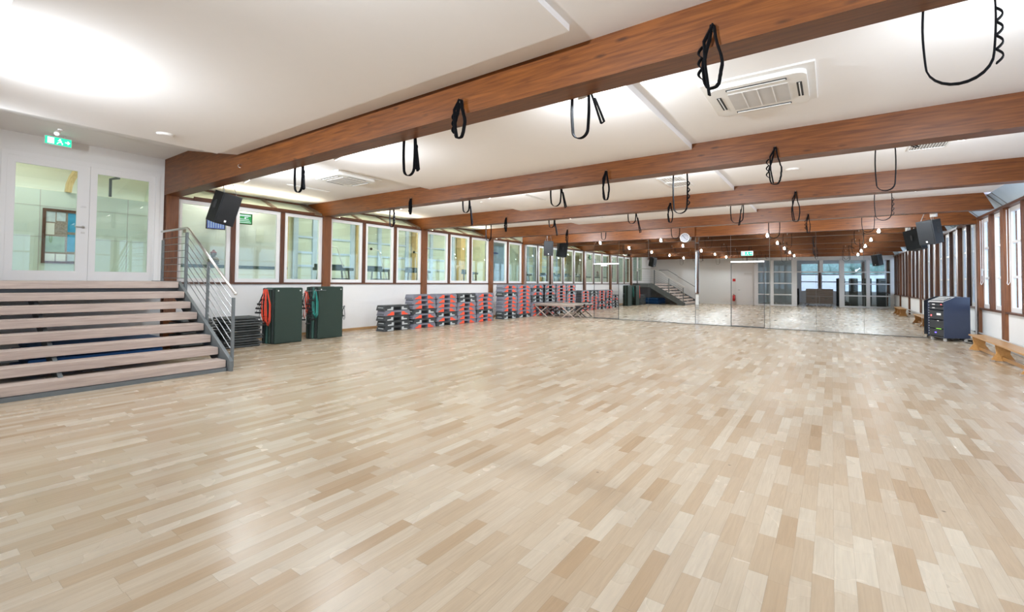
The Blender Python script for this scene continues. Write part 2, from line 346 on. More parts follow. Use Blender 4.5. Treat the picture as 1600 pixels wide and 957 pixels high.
def casement(y0, y1, z0, z1, x, fw, n, inward=1, bars=0, handle=False, mat='white'):
    """framed glazed window in a wall parallel to Y; inward=+1 faces +X"""
    t = sthing('window_%d' % n, (x, (y0 + y1) / 2, z0))
    hw = (y1 - y0) / 2; h = z1 - z0; d = 0.035
    f = MB()
    f.box(-d, d, -hw, -hw + fw, 0, h).box(-d, d, hw - fw, hw, 0, h).box(-d, d, -hw + fw, hw - fw, 0, fw * 1.1).box(-d, d, -hw + fw, hw - fw, h - fw, h)
    f.box(-d + .01, d + 0.012 * inward, -hw + fw * .55, -hw + fw * 1.12, fw * .6, h - fw * .6).box(-d + .01, d + 0.012 * inward, hw - fw * 1.12, hw - fw * .55, fw * .6, h - fw * .6)
    for k in range(bars):
        zz = h * (k + 1) / (bars + 1); f.box(-d * .7, d * .8, -hw + fw, hw - fw, zz - 0.028, zz + 0.028)
    f.build('window_frame', mat, t)
    MB().box(-0.004, 0.004, -hw + fw * .8, hw - fw * .8, fw * .8, h - fw * .8).build('pane', 'glass', t)
    if handle:
        MB().box(inward * d, inward * (d + 0.05), hw - fw * .7, hw - fw * .45, h * .42, h * .42 + 0.03).box(inward * (d + .035), inward * (d + .05), hw - fw * .7, hw - fw * .45, h * .36, h * .44).build('handle', 'stainless', t)
    return t
bays = [(PL[i] + 0.12, (PL + [18.35])[i + 1] - 0.12 + (0.12 if i == 3 else 0)) for i in range(4)]
for bi, (a, b) in enumerate(bays):
    cnt = 3 if bi < 3 else 2; m = 0.11; w = (b - a - m * (cnt - 1)) / cnt
    for k in range(cnt):
        y0 = a + k * (w + m)
        casement(y0, y0 + w, 1.50, 3.43, XL - 0.06, 0.085, wn); wn += 1
        if k < cnt - 1:
            struct(MB().box(XL - 0.1, XL + 0.015, y0 + w, y0 + w + m, 1.50, 3.43).build('trim_%d' % tn, 'mull')); tn += 1
# slanting glass strip over the left windows, with its upper rail
cl = sthing('window_%d' % wn, (0, 0, 0)); wn += 1
for i, y in enumerate(PL):
    y0, y1 = y + BT + 0.02, ((PL + [YM - 0.12])[i + 1] - BT - 0.02)
    MB().prism([(XL - 0.03, 3.495), (XL - 0.03, 3.485), (XL - 0.85, 3.84), (XL - 0.85, 3.85)], 'Y', y0, y1).build('pane', 'greenpane', cl)
    MB().box(XL - 0.88, XL - 0.80, y0, y1, 3.82, 3.875).build('rail', 'rail', cl)
    for q in range(1, 4):
        yy = y0 + (y1 - y0) * (q - .12) / 3 - (0.02 if q < 3 else -0.05); hw_ = 0.05 if q != 3 else 0.15
        MB().prism([(XL - 0.04, 3.50), (XL - 0.04, 3.55), (XL - 0.80, 3.87), (XL - 0.80, 3.835)], 'Y', yy - hw_, yy + hw_).build('rafter', 'rafter', cl)
    lt = thing('cove_light', ['warm light strip above the first group of left windows', 'warm light strip above the second group of left windows',
        'warm light strip above the third group of left windows', 'warm light strip beside the mirror corner'][i], 'light', (XL + 0.0, (y0 + y1) / 2, 3.487))
    hl = (y1 - y0) / 2 - 0.25
    MB().box(0.035, 0.05, -hl, hl, -0.03, 0.035).box(-0.03, 0.035, -hl, hl, -0.001, 0.006).build('housing', 'rail', lt)
    MB().cyl((0.0, -hl + .02, 0.016), (0.0, hl - .02, 0.016), 0.009, seg=8).build('tube', 'cove', lt)
    area('cove_glow', (0.015, 0, 0.03), 0.03, COVE_W, (1.0, 0.92, 0.76), (R(180), R(42), 0), lt, sy=hl * 1.9)
# =============== DOOR WALL OVER THE STAIRS ===============
dw = MB().box(XL - 0.2, XL, -1.2, 1.33, 1.51, 4.45).box(XL - 0.2, XL, 1.33, 3.80, 3.93, 4.45).box(XL - 0.2, XL, 3.72, 3.80, 1.51, 3.93)
struct(dw.build('wall_doors', 'wall'))
struct(MB().box(XL - 0.12, XL + 0.015, 1.33, 1.40, 1.51, 3.93).box(XL - 0.12, XL + 0.015, 3.64, 3.72, 1.51, 3.93).box(XL - 0.12, XL + 0.015, 1.40, 3.64, 3.85, 3.93).build('trim_%d' % tn, 'white')); tn += 1
for n, (y0, y1) in enumerate([(1.402, 2.545), (2.55, 3.638)], 1):
    t = sthing('door_%d' % n, (XL - 0.02, 0, 1.52))
    g0, g1 = y0 + 0.11, y1 - (0.185 if n == 1 else 0.115)
    MB().box(-0.03, 0.02, y0, g0, 0, 2.33).box(-0.03, 0.02, g1, y1, 0, 2.33).box(-0.03, 0.02, g0, g1, 0, 0.19).box(-0.03, 0.02, g0, g1, 2.2, 2.33).build('leaf', 'white', t)
    MB().box(-0.008, 0.0, g0 - 0.01, g1 + 0.01, 0.18, 2.21).build('pane', 'glass', t)
    if n == 1:
        MB().cyl((0.02, 2.46, 1.08), (0.07, 2.46, 1.08), 0.011).cyl((0.065, 2.475, 1.08), (0.065, 2.33, 1.08), 0.011).cyl((0.02, 2.46, 1.08), (0.026, 2.46, 1.08), 0.026).build('door_handle', 'stainless', t, True)
        MB().box(0.02, 0.026, 2.43, 2.49, 0.95, 0.985, 0.004).build('lock_plate', 'lgplas', t)
        MB().box(0.02, 0.022, 2.41, 2.50, 1.48, 1.485).box(0.02, 0.022, 2.43, 2.50, 1.50, 1.505).build('notice', 'grille', t)
# =============== GALLERY BEHIND THE LEFT WINDOWS ===============
struct(MB().box(-16.2, -16.0, 4.2, YM + 0.1, 1.5, 5.0).build('wall_gallery', 'cream'))
struct(MB().box(-14.8, -14.6, -3, 4.3, 1.5, 3.57).build('wall_corridor', 'mint'))
struct(MB().box(-16.2, -14.6, 4.2, 4.3, 1.5, 5.0).build('wall_gallery_end', 'cream'))
struct(MB().box(-16.2, XL - 0.2, YM + 0.1, YM + 0.2, 1.4, 5.0).build('wall_gallery_far', 'cream'))
struct(MB().box(-16.2, XL - 0.89, 4.3, YM + 0.1, 4.62, 4.75).build('ceiling_gallery', 'wall'))
struct(MB().box(XL - 0.95, XL - 0.885, 4.3, YM + 0.1, 3.86, 4.62).build('wall_gallery_upper', 'cream'))
vault = [(-14.6, 3.57)] + [(-12.55 - 2.6 * math.cos(a) , 3.0 + 1.6 * math.sin(a)) for a in [R(d) for d in range(18, 91, 9)]]
struct(MB().prism([(-15.4, 3.56)] + [(-12.6 - 2.5 * math.cos(R(d)), 3.45 + 1.2 * math.sin(R(d))) for d in range(0, 91, 10)] + [(-12.6, 4.9), (-15.4, 4.9)], 'Y', -3, 4.2).build('ceiling_corridor', 'yellowwall'))
struct(MB().box(-15.5, -12.4, -3.1, -3.0, 1.5, 4.9).build('wall_corridor_end', 'mint'))
# seams of the corridor panelling
sm = MB()
for y in (0.6, 2.18, 3.74): sm.box(-14.6, -14.594, y - .006, y + .006, 1.5, 3.57)
for z in (2.5, 3.2): sm.box(-14.6, -14.594, -3, 4.2, z - .005, z + .005)
struct(sm.build('trim_%d' % tn, 'grille')); tn += 1
ar = MB()
ap = [(-14.58 + 1.1 * (1 - math.cos(R(d))), 2.62 + 0.75 * 0, 0) for d in (0,)]
ar.tube([(-14.55 + 0.95 * (1 - math.cos(R(d))), 2.62 + 0.9 * (1 - math.cos(R(d))), 3.57 + 1.0 * math.sin(R(d))) for d in range(0, 91, 10)], 0.06, flat=(0.1, 0.16, (0, 1, 0)))
tag(ar.build('curved_rib', 'palewood'), 'curved pale wooden rib on the corridor vault, seen through the left door pane', 'rib')
tag(MB().tube([(-14.45, 3.35, 3.57), (-14.45, 3.35, 4.0), (-14.2, 3.45, 4.02)], 0.03, flat=(0.05, 0.05, (0, 1, 0))).build('bracket', 'steel'), 'grey angled bracket standing above the corridor panelling, seen through the right door pane', 'bracket')
nb = thing('notice_board', 'framed notice board with papers and blue posters, seen through the left door pane', 'notice board', (-14.59, 2.62, 1.9))
MB().box(0, 0.05, -0.4, 0.4, 0, 0.05).box(0, 0.05, -0.4, 0.4, 1.2, 1.25).box(0, 0.05, -0.4, -0.35, 0.05, 1.2).box(0, 0.05, 0.35, 0.4, 0.05, 1.2).build('frame', 'mull', nb)
MB().box(0, 0.012, -0.36, 0.36, 0.04, 1.21).build('cork', 'greywood', nb)
M_['poster_blue'] = plain('poster_blue', (0.03, 0.32, 0.55), 0.5, vary=0.3, scale=9)
M_['poster_green'] = plain('poster_green', (0.30, 0.42, 0.30), 0.5, vary=0.5, scale=7)
M_['poster_pale'] = plain('poster_pale', (0.55, 0.62, 0.66), 0.5, vary=0.3, scale=12)
for (a, b, c, d, mt) in [(-.34, -.19, .95, 1.18, 'poster_pale'), (-.17, -.02, .98, 1.18, 'poster_pale'), (-.34, -.2, .66, .92, 'paper'), (-.34, -.02, .26, .62, 'poster_green'), (-.34, -.18, .05, .22, 'paper'), (-.16, .0, .05, .22, 'paper'),
                       (.02, .34, .74, 1.18, 'poster_blue'), (.02, .34, .28, .68, 'poster_blue'), (.03, .18, .06, .22, 'poster_pale'), (.19, .33, .06, .22, 'paper')]:
    MB().box(0.013, 0.018, a, b, c, d).build('poster', mt, nb)
# gallery windows and posts on the far side
gy = [(8.9, 11.3), (11.9, 14.2), (15.0, 17.3)]
for i, (a, b) in enumerate(gy):
    t = sthing('window_%d' % wn, (-15.98, 0, 1.5)); wn += 1
    f = MB()
    for y in (a, a + 0.75, b): f.box(0, 0.08, y - 0.09, y + 0.09, 0.0, 2.6)
    for z in (0.0, 0.55, 1.05, 1.62, 2.35): f.box(0, 0.06, a, b, z, z + 0.07)
    f.build('window_frame', 'paleblue', t)
    MB().box(0.0, 0.02, a, b, 0.0, 2.6).build('blind', 'mint', t)
for i, y in enumerate([8.3, 11.6, 14.62, 17.7]):
    tag(MB().box(-15.9, -15.6, y - 0.16, y + 0.16, 1.5, 4.6, 0.01).build('gallery_post', 'palewood'),
        ['pale wooden post in the gallery seen through the third left window', 'pale wooden post in the gallery seen through the middle left windows', 'pale wooden post in the gallery seen beyond the second window group', 'pale wooden post in the gallery near the mirror corner'][i], 'post')
# gallery ceiling tubes
for i, (x, y) in enumerate([(-13.6, 1.6), (-14.3, 6.2), (-14.3, 10.2), (-14.3, 14.2), (-14.3, 17.2)]):
    t = thing('tube_light', ['long white tube light in the corridor behind the double doors', 'white tube light over the statue counter in the gallery', 'white tube light in the gallery behind the second window group', 'white tube light in the gallery behind the third window group', 'white tube light in the gallery nearest the mirror wall'][i], 'light', (x, y, 4.555 if i else 4.4))
    MB().box(-0.06, 0.06, -0.75, 0.75, 0.0, 0.06, 0.01).build('housing', 'white', t)
    MB().cyl((0, -0.72, -0.02), (0, 0.72, -0.02), 0.02, seg=8).build('tube', 'tube', t)
    area('tube_glow', (0, 0, -0.06), 0.15, GALLERY_W * (0.42 if i == 0 else 1.0), (1.0, 0.985, 0.88), (0, 0, 0), t, sy=1.4)
# things in the gallery
ct = thing('counter', 'white counter with dark green top in the gallery behind the first windows', 'counter', (-14.3, 6.1, 1.5))
MB().box(-0.3, 0.3, -1.5, 1.4, 0, 0.38).build('cabinet', 'white', ct)
MB().box(-0.35, 0.36, -1.55, 1.45, 0.38, 0.47, 0.01).build('worktop', 'darkgreen', ct)
st = thing('statue', 'grey stone seated bust statue with topknot on the gallery counter', 'statue', (-14.3, 5.6, 1.975), R(-35))
MB().sphere((0, 0, 0.125), 0.125, 0.8, 1.15, 0.95).sphere((0, 0, 0.042), 0.13, 0.9, 1.2, 0.3).cyl((0, 0, 0.16), (0, 0, 0.25), 0.045).build('bust', 'stone', st, True)
MB().sphere((0, 0, 0.30), 0.075, 0.95, 0.85, 1.1).sphere((0.07, 0, 0.285), 0.014, 1, .8, 1.3).sphere((0.066, 0, 0.255), 0.018, .5, 1, .35).sphere((0, 0.068, 0.30), 0.02, .5, .4, 1.6).sphere((0, -0.068, 0.30), 0.02, .5, .4, 1.6).build('head', 'stone', st, True)
M_['statuehair'] = plain('statue_cap', (0.25, 0.06, 0.03), 0.7, bump=0.5, scale=60)
MB().sphere((-0.01, 0, 0.345), 0.078, 1, 1, 0.6).sphere((-0.01, 0, 0.40), 0.032).build('hair', 'statuehair', st, True)
for i, (y, z, mt) in enumerate([(5.72, 3.17, 'tv'), (6.47, 3.40, 'tv2')]):
    t = thing('television', ['wall television with a blue screen, partly hidden by the hanging loudspeaker', 'wall television with a green programme table and white headline on screen'][i], 'television', (-14.5, y, z), R(-8))
    MB().box(-0.05, 0.0, -0.24, 0.24, -0.16, 0.16, 0.008).build('casing', 'black', t)
    MB().box(0.0, 0.006, -0.215, 0.215, -0.14, 0.14).build('screen', mt, t)
    if i:
        q = MB()
        for r_ in range(3): q.box(0.006, 0.009, -0.2, 0.2 - 0.03 * r_, -0.12 + r_ * .05, -0.10 + r_ * .05)
        q.box(0.006, 0.009, -0.19, 0.19, 0.08, 0.12).box(0.006, 0.009, 0.02, 0.06, 0.0, 0.06).box(0.006, 0.009, 0.06, 0.12, 0.04, 0.06); q.build('headline', 'tv3', t)
    else:
        q = MB()
        for r_ in range(7): q.box(0.006, 0.009, -0.19 + r_ * .06, -0.17 + r_ * .06, -0.12, 0.10)
        q.build('bars', 'paleblue', t)
    MB().box(-0.17, -0.05, -0.03, 0.03, -0.03, 0.03).build('bracket', 'black', t)
struct(MB().box(-14.8, -14.68, 4.3, 7.6, 1.5, 4.24).build('wall_gallery_screen', 'wall'))
tag(MB().box(-14.678, -14.67, 6.92, 7.16, 2.75, 3.15).box(-14.670, -14.668, 6.95, 7.13, 2.8, 2.82).box(-14.670, -14.668, 6.95, 7.13, 2.9, 2.91).build('wall_poster', 'paper'), 'pale paper notice on the gallery wall right of the televisions', 'notice')
tag(MB().box(-14.678, -14.65, 4.98, 5.04, 2.85, 3.0, 0.004).build('light_switch', 'greywood'), 'small beige switch plate on the gallery wall left of the blue screen', 'switch')
for i, y in enumerate([9.2, 11.0, 13.1, 16.4]):
    t = thing('exercise_machine', ['dark green exercise bench in the gallery behind the fourth left window', 'dark exercise bench with white frame in the gallery behind the fifth left window', 'grey exercise bench in the gallery behind the third window group', 'grey exercise bench in the gallery nearest the mirrors'][i], 'gym machine', (-14.0, y, 1.5), R(10 * i))
    MB().box(-0.3, 0.3, -0.6, 0.6, 0.40, 0.50, 0.02).box(-0.3, -0.2, -0.55, 0.55, 0.50, 0.62, 0.02).build('cushion', 'darkgreen', t)
    MB().cyl((0.2, -0.5, 0), (0.2, -0.45, 0.4), 0.03).cyl((0.2, 0.5, 0), (0.2, 0.45, 0.4), 0.03).cyl((-0.2, -0.5, 0), (-0.2, -0.45, 0.4), 0.03).cyl((-0.2, 0.5, 0), (-0.2, 0.45, 0.4), 0.03).cyl((0.2, -0.5, 0.12), (0.2, 0.5, 0.12), 0.02).build('legs', 'steel', t)
    MB().cyl((0.1, 0.5, 0.0), (0.0, 0.12, 1.2), 0.022).cyl((0.0, 0.12, 1.2), (-0.1, -0.2, 1.25), 0.02).build('frame_bar', 'white', t)
    MB().sphere((-0.1, -0.2, 1.25), 0.05).build('handle', 'black', t)
bs = thing('door_sign', 'blue sign panel above the gallery door behind the fourth window group', 'sign', (-13.4, 17.55, 2.95))
MB().box(0, 0.02, -0.30, 0.30, -0.045, 0.05).build('panel', 'paleblue', bs)
q = MB()
for k in range(6): q.box(0.02, 0.026, -0.27 + k * 0.085, -0.21 + k * 0.085, -0.03, 0.035)
M_['signblue'] = plain('sign_blue', (0.02, 0.06, 0.32), 0.4); q.build('lettering', 'signblue', bs)
struct(MB().box(-13.5, -13.42, 16.9, 18.4, 1.5, 3.6).build('door_3', 'paleblue'))

# =============== RIGHT WALL ===============
RY = [16.05 - 3.95 * k for k in range(0, 7)]      # 16.05 ... -7.65
struct(MB().box(XR + 0.05, XR + 0.25, -9, YM + 0.1, 0, 0.93).build('wall_right', 'wall'))
struct(MB().box(XR - 0.01, XR + 0.25, -9, YM, 0.93, 0.975).build('trim_%d' % tn, 'rail')); tn += 1
struct(MB().box(XR - 0.02, XR + 0.25, -9, YM, 3.50, 3.57).build('trim_%d' % tn, 'rail')); tn += 1
rp = [18.42] + RY
for k, y in enumerate(rp):
    struct(MB().box(XR - 0.02, XR + 0.22, y - 0.12, y + 0.12 - (0.04 if k == 0 else 0), 0, 3.50, 0.004).build('trim_%d' % tn, 'post')); tn += 1
for k in range(len(rp) - 1):
    b, a = rp[k] - 0.12, rp[k + 1] + 0.12
    if k == 0: cnt = 2
    else: cnt = 3
    m = 0.10; w = (b - a - m * (cnt - 1)) / cnt
    for j in range(cnt):
        y0 = a + j * (w + m)
        casement(y0, y0 + w, 0.975, 3.50, XR + 0.13, 0.10, wn, inward=-1, bars=2, handle=(j == 1)); wn += 1
        if j < cnt - 1:
            struct(MB().box(XR, XR + 0.2, y0 + w, y0 + w + m, 0.975, 3.50).build('trim_%d' % tn, 'mull')); tn += 1
    # blind cord
    tag(MB().tube([(XR + 0.02, b - 0.10, 3.45), (XR + 0.02, b - 0.11, 1.75), (XR + 0.0, b - 0.16, 1.66), (XR + 0.0, b - 0.24, 1.63), (XR + 0.02, b - 0.30, 1.70), (XR + 0.02, b - 0.31, 3.45)], 0.007).build('blind_cord', 'white'),
        'thin white blind cord looping down beside a right-hand window post', 'cord', 'white blind cords on the window posts')
cr_ = sthing('window_%d' % wn, (0, 0, 0)); wn += 1
yb = [-8.9, -0.0, 3.95, 7.87, 11.82, 15.77, YM - 0.12]
for i in range(len(yb) - 1):
    y0, y1 = yb[i] + 0.002, yb[i + 1] - 0.002
    MB().prism([(XR, 3.575), (XR - 0.012, 3.568), (XR - 0.28, 3.865), (XR - 0.268, 3.875)], 'Y', y0, y1).build('pane', 'bluepane', cr_)
    for yy in (y0 + BT + 0.03, y1 - BT - 0.03): MB().prism([(XR + 0.01, 3.57), (XR - 0.02, 3.565), (XR - 0.29, 3.86), (XR - 0.26, 3.88)], 'Y', yy - .018, yy + .018).build('rail', 'steel', cr_)
# heating pipes along the foot of the right wall
for z, lb in ((0.12, 'lower'), (0.26, 'upper')):
    tag(MB().cyl((XR - 0.02, -6, z), (XR - 0.02, YM - 0.2, z), 0.022).build('heating_pipe', 'grille'), '%s of the two grey heating pipes along the right wall' % lb, 'pipe')
# =============== BACK OF THE HALL (seen in the mirrors) ===============
A, B = Vector((-4.7, -0.9)), Vector((3.45, -3.0)); D = B - A; ang = math.atan2(D.y, D.x); LN = D.length
rotF = Matrix.Translation((A.x, A.y, 0)) @ Matrix.Rotation(ang, 4, 'Z')
def fr(x0, x1, z0, z1, d0=-0.05, d1=0.05): return MB().box(x0, x1, d0, d1, z0, z1)
struct(MB().prism([(XL, -0.55), (-4.7, -0.9), (-4.7, -1.1), (XL, -1.2)], 'Z', 0, 4.3).build('wall_back', 'wall'))
struct(MB().box(-4.85, -4.7, -8.9, -1.0, 0, 4.0).build('wall_store', 'wall'))
pf = MB()
def seg(s0, s1, z0, z1, d0=-0.05, d1=0.05):
    m = bmesh.new(); bmesh.ops.create_cube(m, size=1); bmesh.ops.scale(m, vec=((s1 - s0) * LN, d1 - d0, z1 - z0), verts=m.verts)
    bmesh.ops.translate(m, vec=((s0 + s1) / 2 * LN, (d0 + d1) / 2, (z0 + z1) / 2), verts=m.verts); return m
for s0, s1 in ((0.0, 0.03), (0.125, 0.15), (0.285, 0.325), (0.63, 0.665), (0.815, 0.84), (0.975, 1.0)): pf.merge(seg(s0, s1, 0, 3.45), rotF)
pf.merge(seg(0.49, 0.515, 2.5, 3.45), rotF)
pf.merge(seg(0, 1, 3.30, 3.45), rotF); pf.merge(seg(0, 1, 2.42, 2.50, -0.045, 0.045), rotF)
for a, b in ((0.0, 0.325), (0.63, 1.0)):
    for z in (0.0, 0.78, 1.60): pf.merge(seg(a, b, z, z + (0.10 if z == 0 else 0.07), -0.045, 0.045), rotF)
t = sthing('window_%d' % wn); wn += 1
pf.build('window_frame', 'white', t)
pg = MB(); pg.merge(seg(0, 0.325, 0.1, 3.3, -0.006, 0.006), rotF); pg.merge(seg(0.63, 1.0, 0.1, 3.3, -0.006, 0.006), rotF); pg.build('pane', 'glass', t)
hw = MB(); hw.merge(seg(0, 1, 3.45, 4.2), rotF); struct(hw.build('wall_header', 'wall'))
# store room end wall with its windows
sw = MB().box(-4.85, 3.6, -8.95, -8.8, 0, 0.95).box(-4.85, 3.6, -8.95, -8.8, 3.4, 4.2).box(-4.85, -2.2, -8.95, -8.8, 0.95, 3.4)
struct(sw.build('wall_store_end', 'wall'))
for k in range(4):
    x0 = -2.2 + k * 1.45; t = sthing('window_%d' % wn); wn += 1; f = MB()
    f.box(x0, x0 + .1, -8.9, -8.82, .95, 3.4).box(x0 + 1.25, x0 + 1.35, -8.9, -8.82, .95, 3.4)
    for z in (.95, 1.75, 2.35, 3.3): f.box(x0 + .1, x0 + 1.25, -8.9, -8.82, z, z + .09)
    f.build('window_frame', 'white', t); MB().box(x0 + .05, x0 + 1.3, -8.87, -8.86, 1.0, 3.35).build('pane', 'glass', t)
    struct(MB().box(x0 + 1.35, x0 + 1.45, -8.95, -8.75, .9, 3.45).build('trim_%d' % tn, 'post')); tn += 1
# white side door with frame on the back wall
def onback(x): return -0.55 + (x - XL) / (-4.7 - XL) * (-0.35)
bd = sthing('door_4', (-5.35, onback(-5.35) + 0.03, 0)); bd.rotation_euler = (0, 0, math.atan2(-0.35, 7.65))
MB().box(-0.5, 0.5, -0.02, 0.02, 0, 2.4).build('leaf', 'white', bd)
MB().cyl((-0.42, 0.02, 1.1), (-0.42, 0.08, 1.1), 0.012).cyl((-0.42, 0.075, 1.1), (-0.28, 0.075, 1.1), 0.012).build('door_handle', 'steel', bd)
MB().box(-0.56, -0.5, -0.02, 0.035, 0, 2.46).box(0.5, 0.56, -0.02, 0.035, 0, 2.46).box(-0.5, 0.5, -0.02, 0.035, 2.4, 2.46).build('casing', 'white', bd)
MB().box(0.0, 0.5, 0.02, 0.08, 2.28, 2.38).build('closer', 'lgplas', bd)
fe = thing('fire_extinguisher', 'red fire extinguisher on the white back wall, seen in the mirror', 'fire extinguisher', (-6.05, onback(-6.05) + 0.14, 0.25))
MB().cyl((0, 0, 0), (0, 0, 0.42), 0.085, seg=20).sphere((0, 0, 0.42), 0.085, 1, 1, .6).build('cylinder', 'red', fe, True)
MB().cyl((0, 0, 0.45), (0, 0, 0.54), 0.02).box(-0.02, 0.02, -0.01, 0.1, 0.52, 0.54).build('valve', 'black', fe)
MB().tube([(0.02, 0, 0.5), (0.12, 0, 0.44), (0.12, 0.02, 0.2), (0.1, 0.02, 0.1)], 0.012).build('hose', 'black', fe)
tag(MB().box(-6.15, -5.95, onback(-6.05) + 0.01, onback(-6.05) + 0.02, 1.75, 1.95).build('extinguisher_sign', 'red'), 'small red safety sign above the fire extinguisher', 'sign')
# =============== MIRROR WALL ===============
struct(MB().box(XL - 0.2, XR + 0.3, YM + 0.03, YM + 0.2, 0, 4.3).build('wall_mirrors', 'wall'))
seams = [XL + 0.08, -10.48, -8.60, -7.44, -6.17, -4.97, -4.31, -3.07, -1.96, -1.80, -0.43, 0.85, 2.24, XR - 0.05]
lab = ['large mirror panel in the left corner behind the stacked steps', 'large mirror panel directly behind the folding tables', 'mirrored door with dark edges and a rail near its top, just right of the tables',
       'mirror panel right of the left mirrored door', 'mirror panel between the left mirrored door and the clock pier', 'mirrored pier standing slightly forward below the round clock', 'mirror panel just right of the clock pier',
       'mirrored door with dark edges reflecting the fire extinguisher', 'narrow mirrored pier right of the second mirrored door', 'mirror panel reflecting the storeroom opening', 'mirror panel reflecting the storeroom grid windows',
       'mirror panel in front of which the loudspeakers hang', 'last mirror panel, behind the wheeled equipment rack']
for i in range(len(seams) - 1):
    x0, x1 = seams[i] + 0.003, seams[i + 1] - 0.003
    y = YM - (0.10 if i == 5 else 0.07 if i == 8 else 0.0); door = i in (2, 7)
    t = thing('mirror_door' if door else 'large_mirror', lab[i], 'mirror', (0, y, 0))
    z1 = 3.385
    if door:
        MB().box(x0 + .02, x1 - .02, 0.0, 0.02, 0.04, 2.36).build('glass', 'mirror2', t)
        MB().box(x0, x0 + .02, -0.004, 0.025, 0.0, 2.36).box(x1 - .02, x1, -0.004, 0.025, 0.0, 2.36).box(x0, x1, -0.004, 0.025, 0.0, 0.03).build('edge', 'dark', t)
        MB().box(x0, x1, -0.05, 0.02, 2.37, 2.42).build('rail', 'lgplas', t)
        MB().box(x0, x1, 0.0, 0.02, 2.43, z1).build('upper_glass', 'mirror', t)
        if i == 2: MB().box(x0 + 0.35, x0 + 0.62, -0.06, 0.0, 2.29, 2.35).build('closer', 'grille', t)
    else:
        MB().box(x0, x1, 0.0, 0.02, 0.02, z1).build('glass', 'mirror', t)
        MB().box(x0, x1, -0.003, 0.024, 0.0, 0.018).build('edge', 'dark', t)
        if i in (5, 8): MB().box(x0, x0 + 0.008, 0.02, 0.1, 0, z1).box(x1 - 0.008, x1, 0.02, 0.1 if i == 5 else .07, 0, z1).build('side', 'grille', t)
stp = MB(); stp.merge(MB().box(-0.06, 0.06, 0, 0.006, 0.02, 3.38).bm.copy(), Matrix.Translation((-4.25, YM - 0.045, 0)) @ Matrix.Rotation(R(29), 4, 'Z'))
tag(stp.build('mirror_strip', 'mirror'), 'narrow angled mirror strip right of the clock pier, reflecting blue window light', 'mirror')
# wall clock on the pier
ck = thing('wall_clock', 'round white wall clock on the mirrored pier', 'clock', (-4.67, YM - 0.19, 3.36))
MB().cyl((0, 0.02, 0), (0, -0.03, 0), 0.178, seg=40).build('rim', 'lgplas', ck)
dl = MB().cyl((0, -0.031, 0), (0, -0.034, 0), 0.162, seg=40).build('dial', 'dial', ck)
for k in range(12):
    a = k * math.pi / 6; MB().tube([(0.125 * math.sin(a), -0.036, 0.125 * math.cos(a)), (0.150 * math.sin(a), -0.036, 0.150 * math.cos(a))], 0.005, flat=(0.012, 0.003, (math.cos(a), 0, -math.sin(a)))).build('hour_mark', 'black', dl)
MB().tube([(0, -0.038, 0), (-0.09, -0.038, 0.10)], 0.006).tube([(0, -0.04, 0), (-0.02, -0.04, 0.0), (0.10, -0.04, -0.09)], 0.006).build('hands', 'black', ck)
# outdoors
struct(MB().box(-30, 60, -60, 40, -0.6, -0.5).build('ground', 'ground'))
struct(MB().box(-10, 12, -13.2, -13, -0.5, 2.5).build('wall_outdoor', 'outwall'))
h = MB(); rr = random.Random(3)
for k in range(60): h.sphere((-8 + k * 0.32 + rr.uniform(-.3, .3), -18 + rr.uniform(-1, 1), rr.uniform(0.5, 5.5)), rr.uniform(0.7, 1.3), seg=10)
tag(h.build('hedge', 'hedge', smooth=True), 'pale green trees outside the storeroom windows, seen in the mirror', 'hedge', kind='stuff')
# =============== STAIRCASE ===============
sc_ = thing('staircase', 'wide open staircase of whitewashed oak treads with grey steel railing up to the double doors', 'stairs')
G, RS = 0.31, 0.19
for k in range(1, 8):
    xn = -8.55 - G * (k - 1)
    MB().box(xn - 0.34, xn, -0.5, 3.585, RS * k - 0.125, RS * k, 0.006).build('tread', 'tread', sc_)
MB().box(XL + 0.004, -10.72, -0.5, 3.585, 1.395, 1.52, 0.006).build('landing', 'tread', sc_)
MB().box(XL + 0.05, -10.85, -0.5, 3.60, 1.27, 1.393).build('landing_frame', 'steel', sc_)
MB().box(-8.70, -8.52, -0.5, 3.585, 0.0, 0.06).build('foot_plate', 'steel', sc_)
sp_ = [(-8.44, 0.0), (-8.44, 0.17), (-8.50, 0.22), (-10.83, 1.53), (XL + 0.05, 1.53), (XL + 0.05, 1.24), (-11.05, 1.24), (-8.90, 0.0)]
MB().prism(sp_, 'Y', 3.60, 3.655).build('stringer', 'steel', sc_)
MB().prism([(x - 0.02 if i else x, z) for i, (x, z) in enumerate(sp_)], 'Y', -0.42, -0.37).prism([(-8.55, 0), (-8.55, .06), (-10.9, 1.36), (-11.1, 1.2), (-8.9, 0)], 'Y', 1.55, 1.60).build('stringer', 'steel', sc_)
for (x, z0, z1, w) in ((-8.56, 0.05, 1.26, .055), (-9.62, 0.62, 1.90, .055), (-10.66, 1.15, 2.52, .075), (-11.95, 1.45, 2.42, .065)):
    MB().box(x - w / 2, x + w / 2, 3.665, 3.705, z0, z1, 0.004).build('post', 'steel', sc_)
MB().tube([(-8.50, 3.69, 1.33), (-10.60, 3.69, 2.585), (-10.70, 3.69, 2.61), (-12.05, 3.69, 2.61)], 0.024, seg=12).sphere((-8.50, 3.69, 1.33), 0.028).build('handrail', 'stainless', sc_, True)
for i in range(7):
    dz = 0.16 + 0.145 * i
    MB().tube([(-8.56, 3.685, 1.36 - dz), (-10.64, 3.685, 2.605 - dz)], 0.0075).build('rod', 'rod', sc_)
    MB().tube([(-10.66, 3.685, 2.60 - dz * 0.98), (-11.95, 3.685, 2.60 - dz * 0.98)], 0.0075).build('rod', 'rod', sc_)
hr = thing('handrail', 'slim steel handrail fixed to the white back wall beside the stairs, seen in the mirror', 'handrail', (0, 0, 0))
